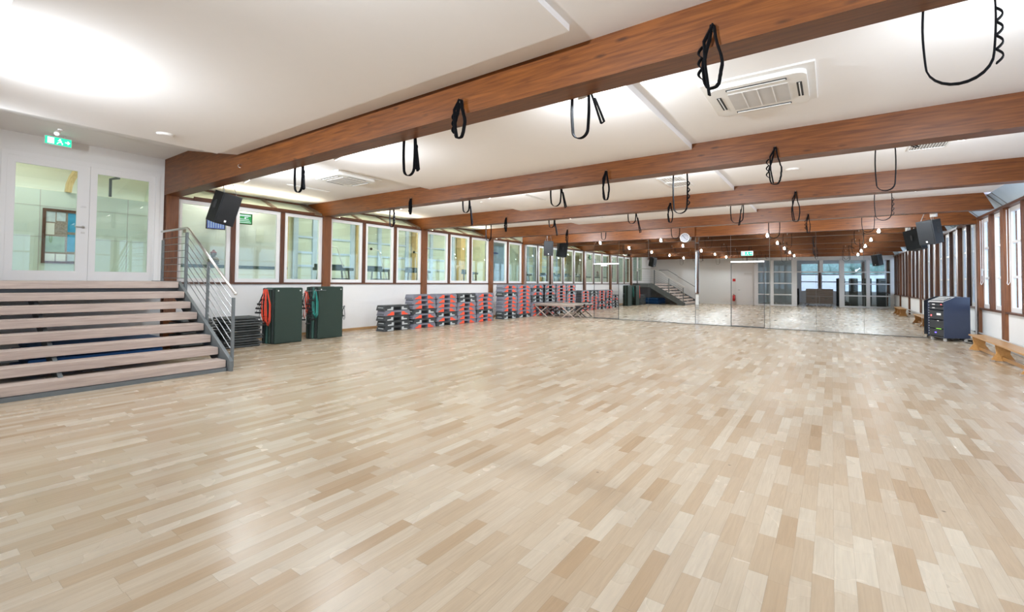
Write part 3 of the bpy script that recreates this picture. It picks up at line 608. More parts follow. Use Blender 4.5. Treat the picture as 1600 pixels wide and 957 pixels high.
MB().tube([(-11.6, -0.42, 2.62), (-10.9, -0.42, 2.62), (-8.75, -0.46, 1.3)], 0.022, seg=10).build('rail', 'steel', hr)
for x, z in ((-10.9, 2.6), (-9.8, 1.93), (-8.85, 1.34)): MB().cyl((x, -0.43, z), (x, -0.62, z - .02), 0.01).build('bracket', 'steel', hr)
# folded blue mats under the landing
for i in range(5):
    tag(MB().box(-0.62, 0.62, -0.9, 0.9, 0, 0.085, 0.03).build('folded_mat', 'blue', loc=(-11.15 + 0.04 * (i % 2), 2.35 + 0.05 * ((i * 2) % 3), 0.002 + i * 0.088)), ['bottom', 'second lowest', 'middle', 'second highest', 'top'][i] + ' blue folded mat of the pile under the stairs', 'mat', 'blue mats under the stairs')
# =============== FLOOD LIGHTS ON THE BEAMS ===============
row = {-9.4: 'left', -6.4: 'centre-left', -2.1: 'centre', 1.4: 'right'}
bnm = ['the beam above the photographer', 'the nearest beam', 'the second beam', 'the third beam', 'the fourth beam']
def flood(x, i):
    row_ = row[x]
    pw, pu = (1.0, 1.0) if i else ((0.8, 0.35) if x < -9 else (1.15, 1.9))
    y = BY[i] + BT
    t = thing('flood_light', 'small white flood light on the far side of %s, %s row' % (bnm[i], row_), 'lamp', (x, y, ZB + 0.12), 0, 'flood lights behind the beams')
    MB().box(-0.02, 0.02, 0, 0.07, 0.02, 0.06).cyl((0, 0.07, 0.04), (0, 0.07, -0.02), 0.01).build('bracket', 'lgplas', t)
    mt = Matrix.Translation((0, 0.11, -0.035)) @ Matrix.Rotation(R(38), 4, 'X')
    h = MB(); m = bmesh.new(); bmesh.ops.create_cone(m, cap_ends=True, segments=16, radius1=0.062, radius2=0.04, depth=0.09); h.merge(m, mt); hd_ = h.build('head', 'lgplas', t, True)
    l = MB(); m = bmesh.new(); bmesh.ops.create_cone(m, cap_ends=True, segments=16, radius1=0.05, radius2=0.05, depth=0.004); l.merge(m, mt @ Matrix.Translation((0, 0, -0.05))); l.build('lens', 'lampglow', hd_)
    p = mt @ Vector((0, 0, -0.056)); area('flood_beam', p, 0.06, LAMP_W * pw, (0.85, 0.93, 1.0), (R(38), 0, 0), t)
    if FLOOD_W: area('up_glow', (0, 0.20, -0.02), 0.05, FLOOD_W * pu, (0.85, 0.93, 1.0), (R(115), 0, 0), t, sy=0.05)
for i in range(5):
    for x in row: flood(x, i)
# =============== CEILING FITTINGS ===============
def cassette(x, y, z, rz, label):
    t = thing('air_conditioner', label, 'air conditioner', (x, y, z), rz)
    MB().box(-0.56, 0.56, -0.56, 0.56, -0.025, 0.0, 0.01).build('face_plate', 'lgplas', t)
    pts = []
    for cx_, cy_, a0 in ((.37, .37, 0), (-.37, .37, 90), (-.37, -.37, 180), (.37, -.37, 270)):
        for a in range(0, 91, 15): pts.append((cx_ + 0.11 * math.cos(R(a0 + a)), cy_ + 0.11 * math.sin(R(a0 + a))))
    bd_ = MB().prism(pts, 'Z', -0.075, -0.025).build('body', 'lgplas', t)
    g = MB().box(-.30, .30, -.27, .27, -0.082, -0.074); g.build('intake_grille', 'grille', bd_)
    b = MB()
    for k in range(3): b.box(-.155 + k * .15, -.145 + k * .15, -.27, .27, -0.086, -0.081)
    b.build('grille_bar', 'lgplas', t)
    for s in (1, -1):
        MB().box(-.30, .30, s * .385 - .028, s * .385 + .028, -0.079, -0.070, 0.003).build('air_slot', 'dark', bd_)
        MB().box(-.29, .29, s * .385 - .006, s * .385 + .016, -0.086, -0.078, 0.003).build('flap', 'lgplas', bd_)
        MB().box(s * .405 - .026, s * .405 + .026, -.22, .22, -0.079, -0.070, 0.003).build('air_slot', 'dark', bd_)
        MB().box(s * .405 - .006, s * .405 + .006, -.21, .21, -0.086, -0.078, 0.003).build('flap', 'lgplas', bd_)
    return t
cassette(-0.68, 6.0, ZC, 0, 'large white ceiling air conditioner behind the nearest beam, upper right')
cassette(-8.9, 6.1, ZC, 0, 'white ceiling air conditioner at the upper left, beyond the nearest beam')
def vent(x, y, z, wx, wy, label, nb=7, mat='grille'):
    t = thing('ceiling_vent', label, 'vent', (x, y, z))
    f = 0.03
    MB().box(-wx / 2, wx / 2, -wy / 2, -wy / 2 + f, -.012, 0).box(-wx / 2, wx / 2, wy / 2 - f, wy / 2, -.012, 0).box(-wx / 2, -wx / 2 + f, -wy / 2 + f, wy / 2 - f, -.012, 0).box(wx / 2 - f, wx / 2, -wy / 2 + f, wy / 2 - f, -.012, 0).build('frame', 'lgplas', t)
    MB().box(-wx / 2 + f, wx / 2 - f, -wy / 2 + f, wy / 2 - f, -.003, 0).build('backing', mat, t)
    s = MB()
    for k in range(nb):
        xx = -wx / 2 + f + (wx - 2 * f) * (k + .5) / nb; s.box(xx - .006, xx + .006, -wy / 2 + f, wy / 2 - f, -.010, -.003)
    s.build('slats', 'lgplas', t)
vent(1.30, 9.85, ZC, 0.50, 0.50, 'square slatted ceiling vent right of centre behind the second beam', 12, 'slot')
vent(-2.75, 9.75, ZP, 0.50, 0.50, 'square grey ceiling vent behind the second beam, near half of a pair', 8)
vent(-2.75, 10.30, ZP, 0.50, 0.50, 'square grey ceiling vent behind the second beam, far half of a pair', 8)
vent(-6.3, 9.9, ZP, 0.10, 0.95, 'long narrow ceiling slot vent behind the second beam, left of centre', 2)
vent(-6.3, 14.15, ZP, 0.14, 0.34, 'short dark slot vent in the ceiling behind the third beam', 1, 'dark')
vent(-10.7, 6.3, ZC, 0.10, 1.1, 'long narrow slot vent in the ceiling near the left wall', 2)
for x, y, z, lb in ((-8.3, 2.55, ZP, 'round flat ceiling disc near the top of the stairs'), (-0.62, 10.5, ZC, 'round flat ceiling disc behind the second beam, right of centre'), (-8.2, 10.2, ZC, 'round flat ceiling disc behind the second beam at the left')):
    t = thing('ceiling_speaker', lb, 'ceiling speaker', (x, y, z))
    MB().cyl((0, 0, 0), (0, 0, -0.02), 0.12, 0.10, seg=28).build('rim', 'lgplas', t); MB().cyl((0, 0, -0.02), (0, 0, -0.024), 0.085, seg=28).build('grille', 'panelw', t)
t = thing('ceiling_spotlight', 'tiny white ceiling spotlight above the double doors', 'lamp', (-10.35, 1.75, 4.0))
MB().cyl((0, 0, 0.02), (0, 0, 0.0), 0.04).cyl((0, 0, 0), (0, -.03, -0.05), 0.012).cyl((0, -.03, -.03), (0.08, -.06, -.08), 0.03, 0.035).build('body', 'lgplas', t)
t = thing('white_canister', 'small white cylinder fixed under the fourth beam beside the right loudspeaker', 'fixture', (2.2, 16.05, 3.40))
MB().cyl((0, 0, 0), (0, 0, 0.22), 0.075, seg=20).build('body', 'lgplas', t, True); MB().box(-.015, .015, -0.14, 0.0, 0.16, 0.2).build('bracket', 'lgplas', t)
def exit_sign(loc, rz, label, drop):
    t = thing('exit_sign', label, 'exit sign', loc, rz)
    MB().box(-0.03, 0.03, -0.19, 0.19, -0.075, 0.085, 0.006).build('casing', 'white', t)
    MB().box(0.03, 0.034, -0.18, 0.18, -0.07, 0.07).build('face', 'exit', t)
    q = MB()
    q.box(.034, .037, -.15, -.06, -.055, .055)       # door shape
    q.sphere((.036, .02, .038), .014, .2, 1, 1, seg=10)
    q.tube([(.036, .02, .03), (.036, .028, -.005), (.036, .055, -.03), (.036, .05, -.055)], .007).tube([(.036, .028, -.005), (.036, .0, -.02), (.036, -.02, -.05)], .007).tube([(.036, .02, .022), (.036, -.01, .01)], .006).tube([(.036, .02, .022), (.036, .045, .005)], .006)
    q.tube([(.036, .09, 0), (.036, .15, 0)], .008).tube([(.036, .125, .03), (.036, .155, 0), (.036, .125, -.03)], .007)
    q.build('running_figure', 'exitw', t)
    if drop: MB().cyl((0, -.1, .085), (0, -.1, .085 + drop), .006).cyl((0, .1, .085), (0, .1, .085 + drop), .006).build('hanger', 'lgplas', t)
exit_sign((-11.9, 1.98, 4.14), R(4), 'green illuminated exit sign hanging above the double doors', 0.05)
exit_sign((-2.52, YM - 0.035, 2.69), R(-90), 'green illuminated exit sign on the mirrors above the right mirrored door', 0)
# =============== LOUDSPEAKERS ===============
def speaker(x, y, z, yaw, pitch, label, top, roll=0):
    t = bpy.data.objects.new('loudspeaker', None); C.objects.link(t); tag(t, label, 'loudspeaker', 'hanging loudspeakers')
    t.location = (x, y, z); t.rotation_euler = (R(roll), R(pitch), R(yaw))
    # front is +X
    pts = [(0.21, -0.215), (0.21, 0.215), (-0.19, 0.13), (-0.19, -0.13)]
    MB().prism(pts, 'Z', -0.33, 0.33).build('cabinet', 'speaker', t)
    MB().box(0.211, 0.222, -0.195, 0.195, -0.31, 0.31, 0.006).build('grille', 'black', t)
    MB().box(0.222, 0.227, -0.02, 0.02, -0.27, -0.23).build('badge', 'lgplas', t)
    for s in (1, -1):
        h = MB(); m = bmesh.new(); bmesh.ops.create_uvsphere(m, u_segments=16, v_segments=8, radius=0.075)
        h.merge(m, Matrix.Translation((0.01, s * 0.176, 0.05)) @ Matrix.Rotation(R(-s * 12), 4, 'Z') @ Matrix.Diagonal((0.8, 0.12, 1.3, 1))); h.build('handle', 'dark', t, True)
    ch = MB(); inv = t.matrix_basis.inverted()
    for (ax, ay) in ((0.12, 0.14), (0.12, -0.14), (-0.12, 0.0)):
        p = Vector((ax, ay, 0.33)); q = inv @ Vector((x + (0.10 if ax > 0 else -.05) * math.cos(R(yaw)), y + ay * .5, top))
        ch.tube([p, q], 0.006)
    ch.build('chain', 'rod', t)
speaker(-10.62, 4.30, 3.10, 12, 16, 'black loudspeaker hanging beneath the nearest beam, beside the first left window', 3.88, -7)
speaker(-10.6, 17.85, 3.12, -50, 8, 'black loudspeaker hanging at the far left in front of the mirror corner', 3.88)
speaker(2.30, 17.1, 3.10, -135, 12, 'black loudspeaker hanging at the far right near the right-hand windows', 3.88)
speaker(2.30, 1.9, 3.10, 140, 12, 'black loudspeaker hanging behind the photographer on the right, seen in the mirror', 3.88)
# =============== EXERCISE STRAPS ===============
def ribbon(mb, pts, w=0.040, tk=0.010): mb.tube(pts, 0.01, flat=(w, tk, (0.25, 1, 0)))
def strap_near(x, i, drop, w, label, tail=0.0, seed=0, lob=True):
    """daisy-chain strap looped over a hook on the near side of a beam"""
    rnd = random.Random(seed); y = BY[i] - BT - 0.05; z = ZB + 0.15
    t = thing('exercise_strap', label, 'strap', (x, y, z), 0, 'black straps hanging from the beams')
    pts = []
    N = 40
    for k in range(N + 1):
        u = k / N; a = -math.pi / 2 + 0 + math.pi * 2 * u
        # tall drop shape starting and ending at hook
        s = math.sin(math.pi * u)
        xx = w / 2 * math.copysign(abs(math.cos(math.pi * u)) ** 0.5, -math.cos(math.pi * u)) * min(1, s * 2.2 + .12)
        zz = -drop * (s ** 0.62)
        pts.append((xx + rnd.uniform(-.003, .003), 0.012 * math.sin(7 * u), zz))
    mb = MB(); ribbon(mb, pts); lp_ = mb.build('loop', 'web', t)
    mb = MB(); ribbon(mb, [(0.01, -.012, 0.0), (-w * .38, -.02, -drop * .25), (-w * .33, -.02, -drop * .62), (-w * .25 + .02, -.02, -drop * (.98 + tail))], 0.036); mb.build('tail', 'web', t)
    if lob:
        mb = MB()
        for k in range(3):
            u0 = -drop * (0.30 + 0.17 * k); sgn = -1
            xx = sgn * w / 2 * .96
            mb.tube([(xx - .032 * math.sin(math.pi * e / 8), .006, u0 - .09 * e / 8) for e in range(9)], 0.01, flat=(0.03, 0.008, (0.25, 1, 0)))
        mb.build('finger_loops', 'web', lp_)
def strap_far(x, i, w, bottom, label, side=0.0, seed=0, sidez=0.3, bump=True):
    """strap hanging in a U from the far side of a beam"""
    rnd = random.Random(seed); y = BY[i] + BT + 0.03; z = ZB + 0.12
    t = thing('exercise_strap', label, 'strap', (x, y, z), 0, 'black straps hanging from the beams')
    d = z - bottom; pts = []
    N = 36
    for k in range(N + 1):
        u = k / N; q = abs(2 * u - 1); xx = (-1 if u < .5 else 1) * w / 2 * min(1, (1 - q) * 0 + 1) * (1 - (1 - q) ** 4 * 1.0)
        zz = -d * (1 - q ** 3.2) if q > 0 else -d
        pts.append((xx * (0.93 + .07 * q) + rnd.uniform(-.002, .002), 0, zz))
    pts = []
    for k in range(9): pts.append((-w / 2 - .012 * math.sin(k * .4), 0, -(d - w * .5) * k / 8))
    for k in range(1, 12):
        a = math.pi + math.pi * k / 12; pts.append((w / 2 * math.cos(a), 0, -(d - w * .5) + w * .5 * math.sin(a)))
    for k in range(9): pts.append((w / 2 + .01 * math.sin(k * .4), 0, -(d - w * .5) * (8 - k) / 8))
    mb = MB(); ribbon(mb, pts, 0.036); lp_ = mb.build('loop', 'web', t)
    if side:
        mb = MB(); ribbon(mb, [(w / 2, .01, 0), (w / 2 + side * .3, .01, -sidez * .3), (w / 2 + side, .01, -sidez), (w / 2 + side + .03, .01, -sidez * .96), (w / 2 + side * .5, .01, -sidez * .35)], 0.028); mb.build('tail', 'web', t)
    if bump:
        mb = MB()
        for k in range(4):
            zz = -d * (.30 + .14 * k); xx = w / 2 + .01
            mb.tube([(xx + .032 * math.sin(math.pi * e / 8), .006, zz - .09 * e / 8) for e in range(9)], 0.01, flat=(0.03, 0.008, (0.25, 1, 0)))
        mb.build('finger_loops', 'web', lp_)
strap_near(-3.38, 1, 0.43, 0.17, 'black strap looped over a hook on the nearest beam, above the hall centre-left', seed=1)
strap_near(-0.75, 1, 0.50, 0.15, 'black strap on the nearest beam hanging just left of the large ceiling air conditioner', tail=.14, seed=2)
strap_near(-8.5, 2, 0.40, 0.07, 'black strap bunched on the second beam near its left end', seed=3)
strap_near(-3.34, 2, 0.53, 0.13, 'black strap looped over a hook in the middle of the second beam', seed=4, lob=False)
strap_near(-0.67, 2, 0.55, 0.17, 'black D-shaped strap on the second beam, right of centre', seed=5)
strap_near(-8.45, 3, 0.45, 0.07, 'black strap bunched on the third beam near its left end', seed=6)
strap_near(-3.32, 3, 0.50, 0.13, 'black strap on the third beam, centre, in front of the far vents', seed=7, lob=False)
strap_near(-0.63, 3, 0.66, 0.16, 'black thin strap on the third beam, right of centre', seed=8, lob=False)
strap_near(-8.38, 4, 0.55, 0.07, 'black strap on the fourth beam right of the far left loudspeaker', seed=9)
strap_near(-0.54, 4, 0.55, 0.10, 'black narrow strap on the fourth beam, right of centre above the mirrors', seed=10)
strap_far(-7.34, 1, 0.22, 3.06, 'black strap dangling behind the nearest beam, just left of the small air conditioner', side=.03, sidez=.5, seed=11)
strap_far(-4.62, 1, 0.20, 3.00, 'black knotted strap dangling behind the nearest beam, left of the ceiling centre', side=.05, sidez=.55, seed=12)
strap_far(-2.08, 1, 0.17, 3.06, 'black U-shaped strap with a separate end piece, behind the middle of the nearest beam', side=.14, sidez=.42, seed=13, bump=False)
strap_far(0.70, 1, 0.33, 2.94, 'large black strap forming a wide loop in the upper right corner', seed=14)
strap_far(-9.65, 2, 0.14, 3.02, 'black strap behind the left end of the second beam, in front of the windows', seed=15)
strap_far(-7.02, 2, 0.18, 3.20, 'black thin strap behind the second beam, third from its left end', side=.08, sidez=.7, seed=16, bump=False)
strap_far(-4.60, 2, 0.22, 3.14, 'black thin strap behind the second beam, left of the middle strap', side=.1, sidez=.5, seed=17, bump=False)
strap_far(-2.13, 2, 0.22, 2.80, 'black strap hanging over the square ceiling vents behind the second beam', seed=18)
strap_far(0.62, 2, 0.20, 2.90, 'black U-shaped strap with a stray end behind the right half of the second beam', side=.22, sidez=.14, seed=19, bump=False)
strap_far(-9.45, 3, 0.20, 2.95, 'black thin strap behind the left end of the third beam', seed=20, bump=False)
strap_far(-7.0, 3, 0.16, 3.25, 'black strap behind the third beam above the far left loudspeaker', side=.1, sidez=.6, seed=21)
strap_far(-4.46, 3, 0.20, 3.21, 'black strap with a dangling tail behind the third beam, centre-left', side=.12, sidez=.65, seed=22, bump=False)
strap_far(-1.85, 3, 0.26, 3.05, 'black crossed strap behind the middle of the third beam', side=-.1, sidez=.6, seed=23, bump=False)
strap_far(0.88, 3, 0.26, 2.93, 'black knotted strap behind the right half of the third beam', seed=24)
strap_far(-7.03, 4, 0.16, 3.20, 'black thin strap behind the fourth beam left of the clock', seed=25, bump=False)
strap_far(-4.38, 4, 0.26, 3.12, 'black thin strap behind the fourth beam just above the clock', seed=26, bump=False)
strap_far(-1.43, 4, 0.28, 3.00, 'black thin strap behind the fourth beam above the second mirrored door', seed=27, bump=False)
strap_far(0.84, 4, 0.26, 3.06, 'black thin strap behind the fourth beam at the right', seed=28, bump=False)
for k, x in enumerate((-9.6, -7.0, -4.5)):
    strap_far(x, 0, 0.22, 3.0, 'black strap behind the photographer seen only in the mirror, %s' % ['nearest the stairs', 'middle one', 'farthest from the stairs'][k], seed=30 + k)
# =============== STEP PLATFORMS ===============
def make_step(kind):
    body, foot = ('lav', 'orange') if kind == 'g' else ('charc', 'lgrey')
    t = thing('step_platform', '', 'step platform')
    H_ = 0.158
    pts = [(-.525, 0), (-.49, .115), (-.475, H_ - .006), (.475, H_ - .006), (.49, .115), (.525, 0), (.135, 0), (.135, .098), (-.135, .098), (-.135, 0)]
    MB().prism([(u, v) for u, v in pts], 'X', -0.19, 0.19).build('platform', body, t)
    MB().box(-0.195, 0.195, -0.465, 0.465, H_ - .014, H_, 0.005).build('top_mat', body, t)
    for sx in (1, -1):
        for s in (1, -1):
            if kind == 'g': fp = [(s * .155, .012), (s * .155, .118), (s * .255, .118), (s * .30, .07), (s * .36, .055), (s * .43, .012)]
            else: fp = [(s * .175, .012), (s * .175, .11), (s * .25, .11), (s * .25, .06), (s * .40, .045), (s * .40, .012)]
            if s < 0: fp = fp[::-1]
            MB().prism(fp, 'X', sx * 0.188, sx * 0.202).build('foot', foot, t)
    if kind == 'b':
        for s in (1, -1): MB().box(-.12, .12, s * .492 - .015, s * .492 + .015, .075, .095).build('end_strip', 'lgrey', t)
    else:
        for s in (1, -1): MB().box(-.15, .15, s * .505 - .012, s * .505 + .012, .03, .05).build('end_strip', 'charc', t)
    return t
proto = {'g': make_step('g'), 'b': make_step('b')}; used = {'g': False, 'b': False}
nm = {'g': 'grey orange-footed step platform', 'b': 'black grey-footed step platform'}
cols = [('lowest pile nearest green mats', 'bbbgb', 9.66, -11.42), ('first middle-row pile from left', 'gbgbggg', 10.79, -11.36), ('second middle-row pile from left', 'bgbgggg', 11.86, -11.36),
        ('third middle-row pile from left', 'gggggbb', 12.94, -11.36), ('fourth middle-row pile from left', 'ggbgggg', 14.05, -11.36), ('tall pile left in far row', 'bbggggbgg', 15.72, -11.36),
        ('tall pile in middle of far row', 'bgggggggg', 16.82, -11.36), ('tall pile touching the mirror', 'gggbbbgbg'[0:3] + 'gbbgbg', 17.93, -11.36)]
ordn = ['bottom', 'second from the bottom', 'third from the bottom', 'fourth from the bottom', 'fifth from the bottom', 'sixth from the bottom', 'seventh from the bottom', 'second from the top', 'top']
rs = random.Random(5)
for ci, (cn, seq, y, x) in enumerate(cols):
    for k, kd in enumerate(seq):
        n = len(seq); od = 'top' if k == n - 1 else ('second from the top' if k == n - 2 and n > 3 else ordn[k])
        loc = (x + rs.uniform(-.012, .012) - (0.0 if not (ci == 1 and k >= 5) else 0.0), y + rs.uniform(-.015, .015) - (0.05 if ci == 1 and k >= 5 else 0), 0.001 + k * 0.1605)
        lab_ = '%s, %s, %s' % (nm[kd], od, cn)
        rz = rs.uniform(-.02, .02)
        if not used[kd]:
            o = proto[kd]; used[kd] = True; o.location = loc; o.rotation_euler = (0, 0, rz); o['label'] = lab_; o['group'] = 'stacked step platforms'
        else: dup(proto[kd], loc, rz, lab_, 'stacked step platforms')
# =============== STANDING GREEN MATS ===============
def standing(x0, y0, n, wdt, h, cols_, lead, labs):
    for k in range(n):
        x = x0 - k * 0.083
        o = MB().box(-0.038, 0.038, -wdt / 2, wdt / 2, 0, h - 0.01 * (k % 3), 0.03)
        t = thing('exercise_mat', labs[k], 'mat', (x, y0 - (0.028 * k if k else 0), 0.0), 0, 'green mats standing on end')
        o.build('pad', cols_[k % len(cols_)], t)
        for s in (-1, 1): MB().cyl((0.036, s * wdt * .40, h - .075), (0.041, s * wdt * .40, h - .075), 0.017, seg=14).build('eyelet', 'lgplas', t)
wl = ['frontmost', 'second', 'third', 'fourth', 'rearmost']
standing(-11.10, 6.06, 5, 0.70, 1.38, ['green', 'green2', 'green', 'teal', 'green2'], 0, [w + ' mat of the upright green bundle nearest the stairs' for w in wl])
standing(-11.20, 7.28, 5, 0.74, 1.40, ['green', 'green2', 'teal', 'green2', 'green'], 0, [w + ' mat of the upright green bundle nearest the step piles' for w in wl])
# =============== GREY MAT PILES ===============
def pile(x, y, n, dx, dy, who, rzs=0.04, h=0.70):
    z = 0.002; r_ = random.Random(int(y * 10))
    for k in range(n):
        th = h / n * (1.0 if k < n * .5 else 1.0)
        e_ = r_.uniform(-.05, .04); m = MB().box(-dx / 2, dx / 2, -dy / 2, dy / 2 + e_, 0.004 if k else 0, th - .014, 0.014)
        m.cyl((-dx / 2 + .02, dy / 2 + e_, th * .42), (dx / 2 - .02, dy / 2 + e_, th * .42), th * .40, seg=10)
        m.cyl((dx / 2 - .005, -dy / 2 + .02, th * .42), (dx / 2 - .005, dy / 2 + e_ - .01, th * (.42 + r_.uniform(-.08, .08))), th * .38, seg=10)
        o = m.build('folded_mat', 'ggrey', loc=(x + r_.uniform(-.03, .03), y + r_.uniform(-.03, .03), z)); o.rotation_euler = (0, 0, r_.uniform(-rzs, rzs)); z += th
        tag(o, 'grey foam mat, %s, %s' % (('number %s from the bottom' % ['one', 'two', 'three', 'four', 'five', 'six', 'seven', 'eight', 'nine', 'ten', 'eleven', 'twelve'][k]) if 0 < k < n - 1 else ('bottom' if k == 0 else 'top'), who), 'mat', 'grey foam mats in piles')
pile(-11.45, 5.02, 12, 0.62, 0.78, 'pile between railing and green mats')
pile(-11.55, 4.13, 11, 0.60, 0.62, 'pile right beside the staircase')
# =============== RESISTANCE TUBES ===============
def tubes(x, y, z, n, mat, label, ln, spread, seed, pd=0.2):
    r_ = random.Random(seed); t = thing('resistance_tubes', label, 'resistance tubes', (x, y, z))
    MB().cyl((0.05, 0.0, 0.02), (0.05, pd, 0.02), 0.008).box(0.035, 0.065, -0.01, 0.01, 0.0, 0.05).build('peg', 'steel', t)
    for k in range(n):
        yy = r_.uniform(-spread, spread); L_ = ln * r_.uniform(.8, 1.05); xx = 0.02 + 0.012 * k
        w_ = r_.uniform(0.03, 0.06)
        MB().tube([(xx, yy * .3 - w_ * .4, 0), (xx, yy - w_, -L_ * .4), (xx + .02, yy - w_ * .8, -L_ * .85), (xx + .02, yy, -L_), (xx + .02, yy + w_ * .8, -L_ * .86), (xx, yy + w_, -L_ * .4), (xx, yy * .3 + w_ * .3, 0), (xx, yy * .3, .03)], 0.0075, seg=8, closed=True).build('tube', mat, t, True)
    for k in range(7 if n > 2 else 3):
        yy = -0.12 + r_.uniform(-.14, .10) * (1.4 if n > 5 else .6); zz = -0.12 - 0.10 * k; a = r_.uniform(-.5, .5)
        MB().tube([(0.05, yy, zz), (0.05, yy - .06, zz - .11), (0.05, yy + .05, zz - .12)], 0.010, closed=True).cyl((0.05, yy - .07, zz - .11), (0.05, yy + .06, zz - .12), 0.021).build('handle', 'black', t)
        MB().tube([(0.03, 0, -0.02), (0.04, yy * .6, zz * .5), (0.05, yy, zz)], 0.006).build('strap', 'black', t)
tubes(-11.22, 5.52, 1.32, 8, 'redtube', 'bundle of red resistance tubes with black handles left of the first green mats', 0.86, 0.07, 4)
tubes(-11.15, 6.78, 1.28, 3, 'tealtube', 'teal resistance tubes hanging between the two upright green mat bundles', 0.72, 0.03, 5, 0.3)
tubes(-11.42, 6.68, 1.26, 3, 'redtube', 'orange-red resistance tubes hanging beside the teal ones', 0.68, 0.05, 8)
tubes(-11.45, 7.86, 0.80, 1, 'black', 'black tube handles sticking out right of the second green mat bundle', 0.4, 0.02, 9, -0.22)
# =============== FOLDING TABLE ===============
t = thing('folding_table', 'low weathered wooden table on crossed legs beside the step piles, touching the mirror', 'table', (-10.14, 17.98, 0))
MB().box(-1.005, 1.09, -0.40, 0.44, 0.555, 0.60, 0.008).build('tabletop', 'greywood', t)
MB().box(-0.98, 1.05, -0.37, -0.34, 0.50, 0.553).box(-0.98, 1.05, 0.36, 0.39, 0.50, 0.553).build('apron', 'greywood', t)
for cx_ in (-0.66, 0.72):
    for cy_ in (-0.31, 0.33):
        for s in (1, -1):
            MB().prism([(cx_ - s * .36, 0), (cx_ - s * .29, 0), (cx_ + s * .36, .50), (cx_ + s * .29, .50)], 'Y', cy_ + (.014 if s > 0 else -.042), cy_ + (.042 if s > 0 else -.014)).build('leg', 'greywood', t)
    MB().cyl((cx_, -0.30, 0.25), (cx_, 0.32, 0.25), 0.014).build('stretcher', 'greywood', t)
# =============== WHEELED RACK ===============
t = thing('equipment_rack', 'wheeled blue-black audio equipment rack standing before the mirror at the right', 'equipment rack', (2.465, 17.885, 0), math.atan2(-0.53, 0.27))
# local +X runs along the front from rear-left to front-right, local +Y points into the case
Wd, Dp, Ht = 0.60, 0.66, 1.18
MB().prism([(0, .10), (Dp, .10), (Dp, 1.27), (.30, 1.27), (0.0, 1.13)], 'X', -Wd / 2, -Wd / 2 + .02).build('side_panel', 'rack', t)
MB().prism([(0, .10), (Dp, .10), (Dp, 1.27), (.30, 1.27), (0.0, 1.13)], 'X', Wd / 2 - .02, Wd / 2).build('side_panel', 'rack', t)
MB().box(-Wd / 2 + .02, Wd / 2 - .02, 0.0, Dp, .10, .13).box(-Wd / 2 + .02, Wd / 2 - .02, Dp - .02, Dp, .13, 1.27).box(-Wd / 2 + .02, Wd / 2 - .02, .30, Dp - .02, 1.25, 1.27).build('case', 'rackfront', t)
MB().prism([(0.0, 1.11), (.30, 1.25), (.30, 1.268), (0.0, 1.128)], 'X', -Wd / 2 + .02, Wd / 2 - .02).build('mixer_frame', 'grille', t)
q = MB(); km = Matrix.Rotation(math.atan2(.14, .30), 4, 'X')
q.merge(MB().box(-.24, .24, .04, .27, .0, .012).bm, Matrix.Translation((0, 0, 1.126)) @ km); q.build('mixer', 'black', t)
q = MB()
for a in range(9):
    for b in range(4): q.merge(MB().cyl((-.2 + a * .05, .07 + b * .05, .012), (-.2 + a * .05, .07 + b * .05, .028), .009, seg=8).bm, Matrix.Translation((0, 0, 1.126)) @ km)
q.build('knobs', 'lgplas', t)
for i, (z0, z1) in enumerate([(1.0, 1.09), (.90, .99), (.62, .88), (.36, .60), (.14, .34)]):
    MB().box(-.26, .26, .015, .05, z0, z1 - .008, .003).build('rack_unit', 'rackfront' if i != 4 else 'dark', t)
q = MB()
for z in [.18 + k * .075 for k in range(13)]: q.box(-.285, -.27, .008, .02, z, z + .02).box(.27, .285, .008, .02, z, z + .02)
q.build('screws', 'lgplas', t)
MB().box(-.14, -.04, .008, .016, 1.035, 1.06).box(-.14, -.05, .008, .016, .935, .955).box(.02, .17, .008, .016, .74, .80).box(.04, .09, .008, .016, .57, .59).build('labels', 'lgplas', t)
M_['ledred'] = emit('led_red', (1, .12, .12), 3); M_['ledblue'] = emit('led_blue', (.15, .1, 1), 3); M_['ledgreen'] = emit('led_green', (.35, .9, .1), 1.2)
MB().box(-.20, -.17, .006, .016, .70, .74).box(.17, .2, .006, .016, 1.04, 1.06).build('red_lamp', 'ledred', t)
MB().box(-.05, 0, .006, .016, .22, .25).build('blue_lamp', 'ledblue', t); MB().box(.0, .18, .006, .014, .345, .36).build('green_strip', 'ledgreen', t)
for sx in (-1, 1):
    for yy in (.07, Dp - .07):
        c_ = MB().cyl((sx * .23 - .014, yy, .042), (sx * .23 + .014, yy, .042), .04, seg=18).box(sx * .23 - .03, sx * .23 + .03, yy - .03, yy + .03, .085, .10).box(sx * .23 - .022, sx * .23 - .016, yy - .02, yy + .02, .03, .088).box(sx * .23 + .016, sx * .23 + .022, yy - .02, yy + .02, .03, .088)
        c_.build('caster', 'grille', t)
tag(MB().tube([(3.05, 17.7, .012), (3.15, 17.45, .012), (3.2, 17.8, .02), (3.25, 18.1, .012), (3.1, 18.3, .012)], .012).build('cable', 'black'), 'dark cables lying on the floor behind the wheeled rack', 'cable')
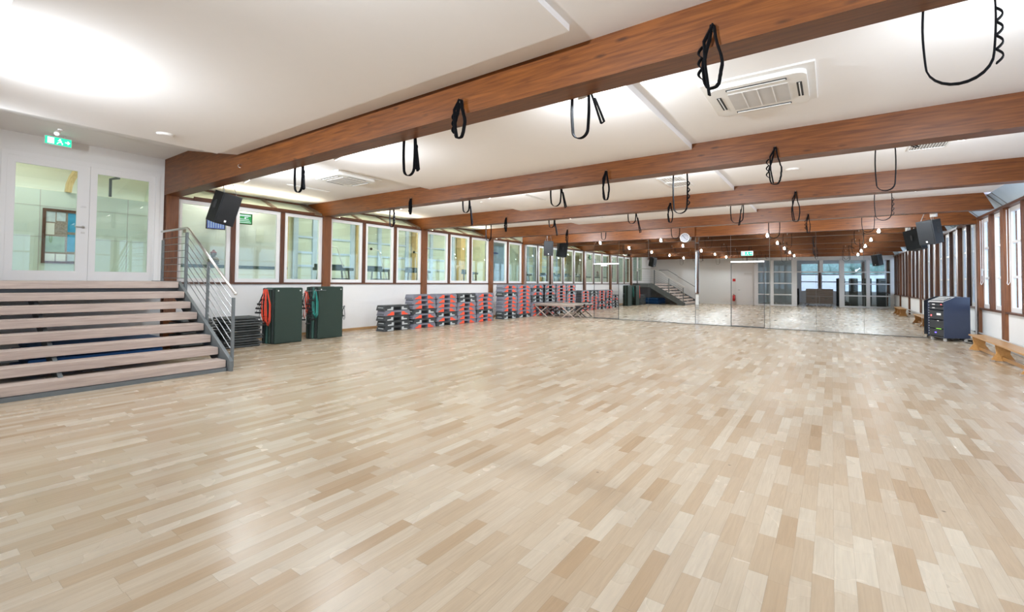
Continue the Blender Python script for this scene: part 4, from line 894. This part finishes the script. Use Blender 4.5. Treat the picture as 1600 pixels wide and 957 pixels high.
# =============== BENCHES ===============
def bench(x, y, ln, label):
    t = thing('gym_bench', label, 'bench', (x, y, 0))
    MB().box(-0.15, 0.15, -ln / 2, ln / 2, 0.36, 0.395, .008).build('seat', 'honey', t)
    n_ = 3
    for k in range(n_):
        yy = -ln / 2 + 0.22 + (ln - .44) * k / (n_ - 1)
        lg_ = MB().prism([(-.19, .02), (.19, .02), (.10, .18), (.12, .36), (-.12, .36), (-.10, .18)], 'Y', yy - .025, yy + .025).build('leg', 'honey', t)
        for sx in (-1, 1): MB().box(sx * .16 - .04, sx * .16 + .04, yy - .032, yy + .032, 0, .035, .005).build('rubber_foot', 'greywood', lg_)
    MB().box(-.02, .02, -ln / 2 + .2, ln / 2 - .2, .05, .12, .004).build('stretcher', 'honey', t)
bench(2.93, 13.75, 4.2, 'honey-coloured wooden gym bench under the right windows, nearest the camera')
bench(2.95, 5.6, 2.8, 'honey-coloured wooden gym bench further back along the right wall, seen in the mirror')
# =============== STORE ROOM THINGS (seen in the mirror) ===============
t = thing('trolley', 'pale double-door storage trolley on casters in the storeroom opening', 'trolley', (-0.75, -4.2, 0))
MB().box(-.85, .85, -.3, .3, .14, 1.25, .01).build('cabinet', 'lgplas', t)
MB().box(-.83, -.01, .3, .32, .16, .68).box(.01, .83, .3, .32, .16, .68).box(-.83, .83, .3, .32, .70, 1.23).build('door', 'greywood', t)
for x in (-.4, .4): MB().box(x - .09, x + .09, .32, .35, .52, .56).build('handle', 'steel', t)
for x in (-.7, .7):
    for y in (-.2, .2): MB().cyl((x - .02, y, .06), (x + .02, y, .06), .06, seg=16).cyl((x, y, .06), (x, y, .14), .015).build('caster', 'grille', t)
t = thing('cabinet', 'tall black cabinet left of the storage trolley in the storeroom', 'cabinet', (-2.3, -4.4, 0))
MB().box(-.25, .25, -.3, .3, .03, 1.25, .015).build('body', 'black', t); MB().box(-.23, .23, .3, .31, .06, 1.22).build('door', 'rackfront', t); MB().box(.15, .17, .31, .33, .6, .75).build('handle', 'steel', t)
t = thing('holdall', 'black sports bag on the storeroom floor beside the glazed screen', 'bag', (0.75, -3.6, 0))
MB().sphere((0, 0, .19), .3, 1.3, .8, .62).build('bag', 'black', t, True); MB().tube([(-.15, 0, .33), (-.08, 0, .46), (.08, 0, .46), (.15, 0, .33)], .015).build('handle', 'black', t)
for k, x in enumerate((0.55, 1.3, 2.1, 2.9)):
    tag(MB().box(-.27, .27, -.08, .08, 0, 2.05, .05).build('crash_mat', 'ggrey', loc=(x, -4.6 - .1 * k, 0)), 'tall blue-grey crash mat standing in the storeroom, %s' % ['beside the opening', 'second from the opening', 'third from the opening', 'nearest the right wall'][k], 'mat', 'crash mats in the storeroom')
# drop the light of nothing hidden: all lamps above belong to visible fittings
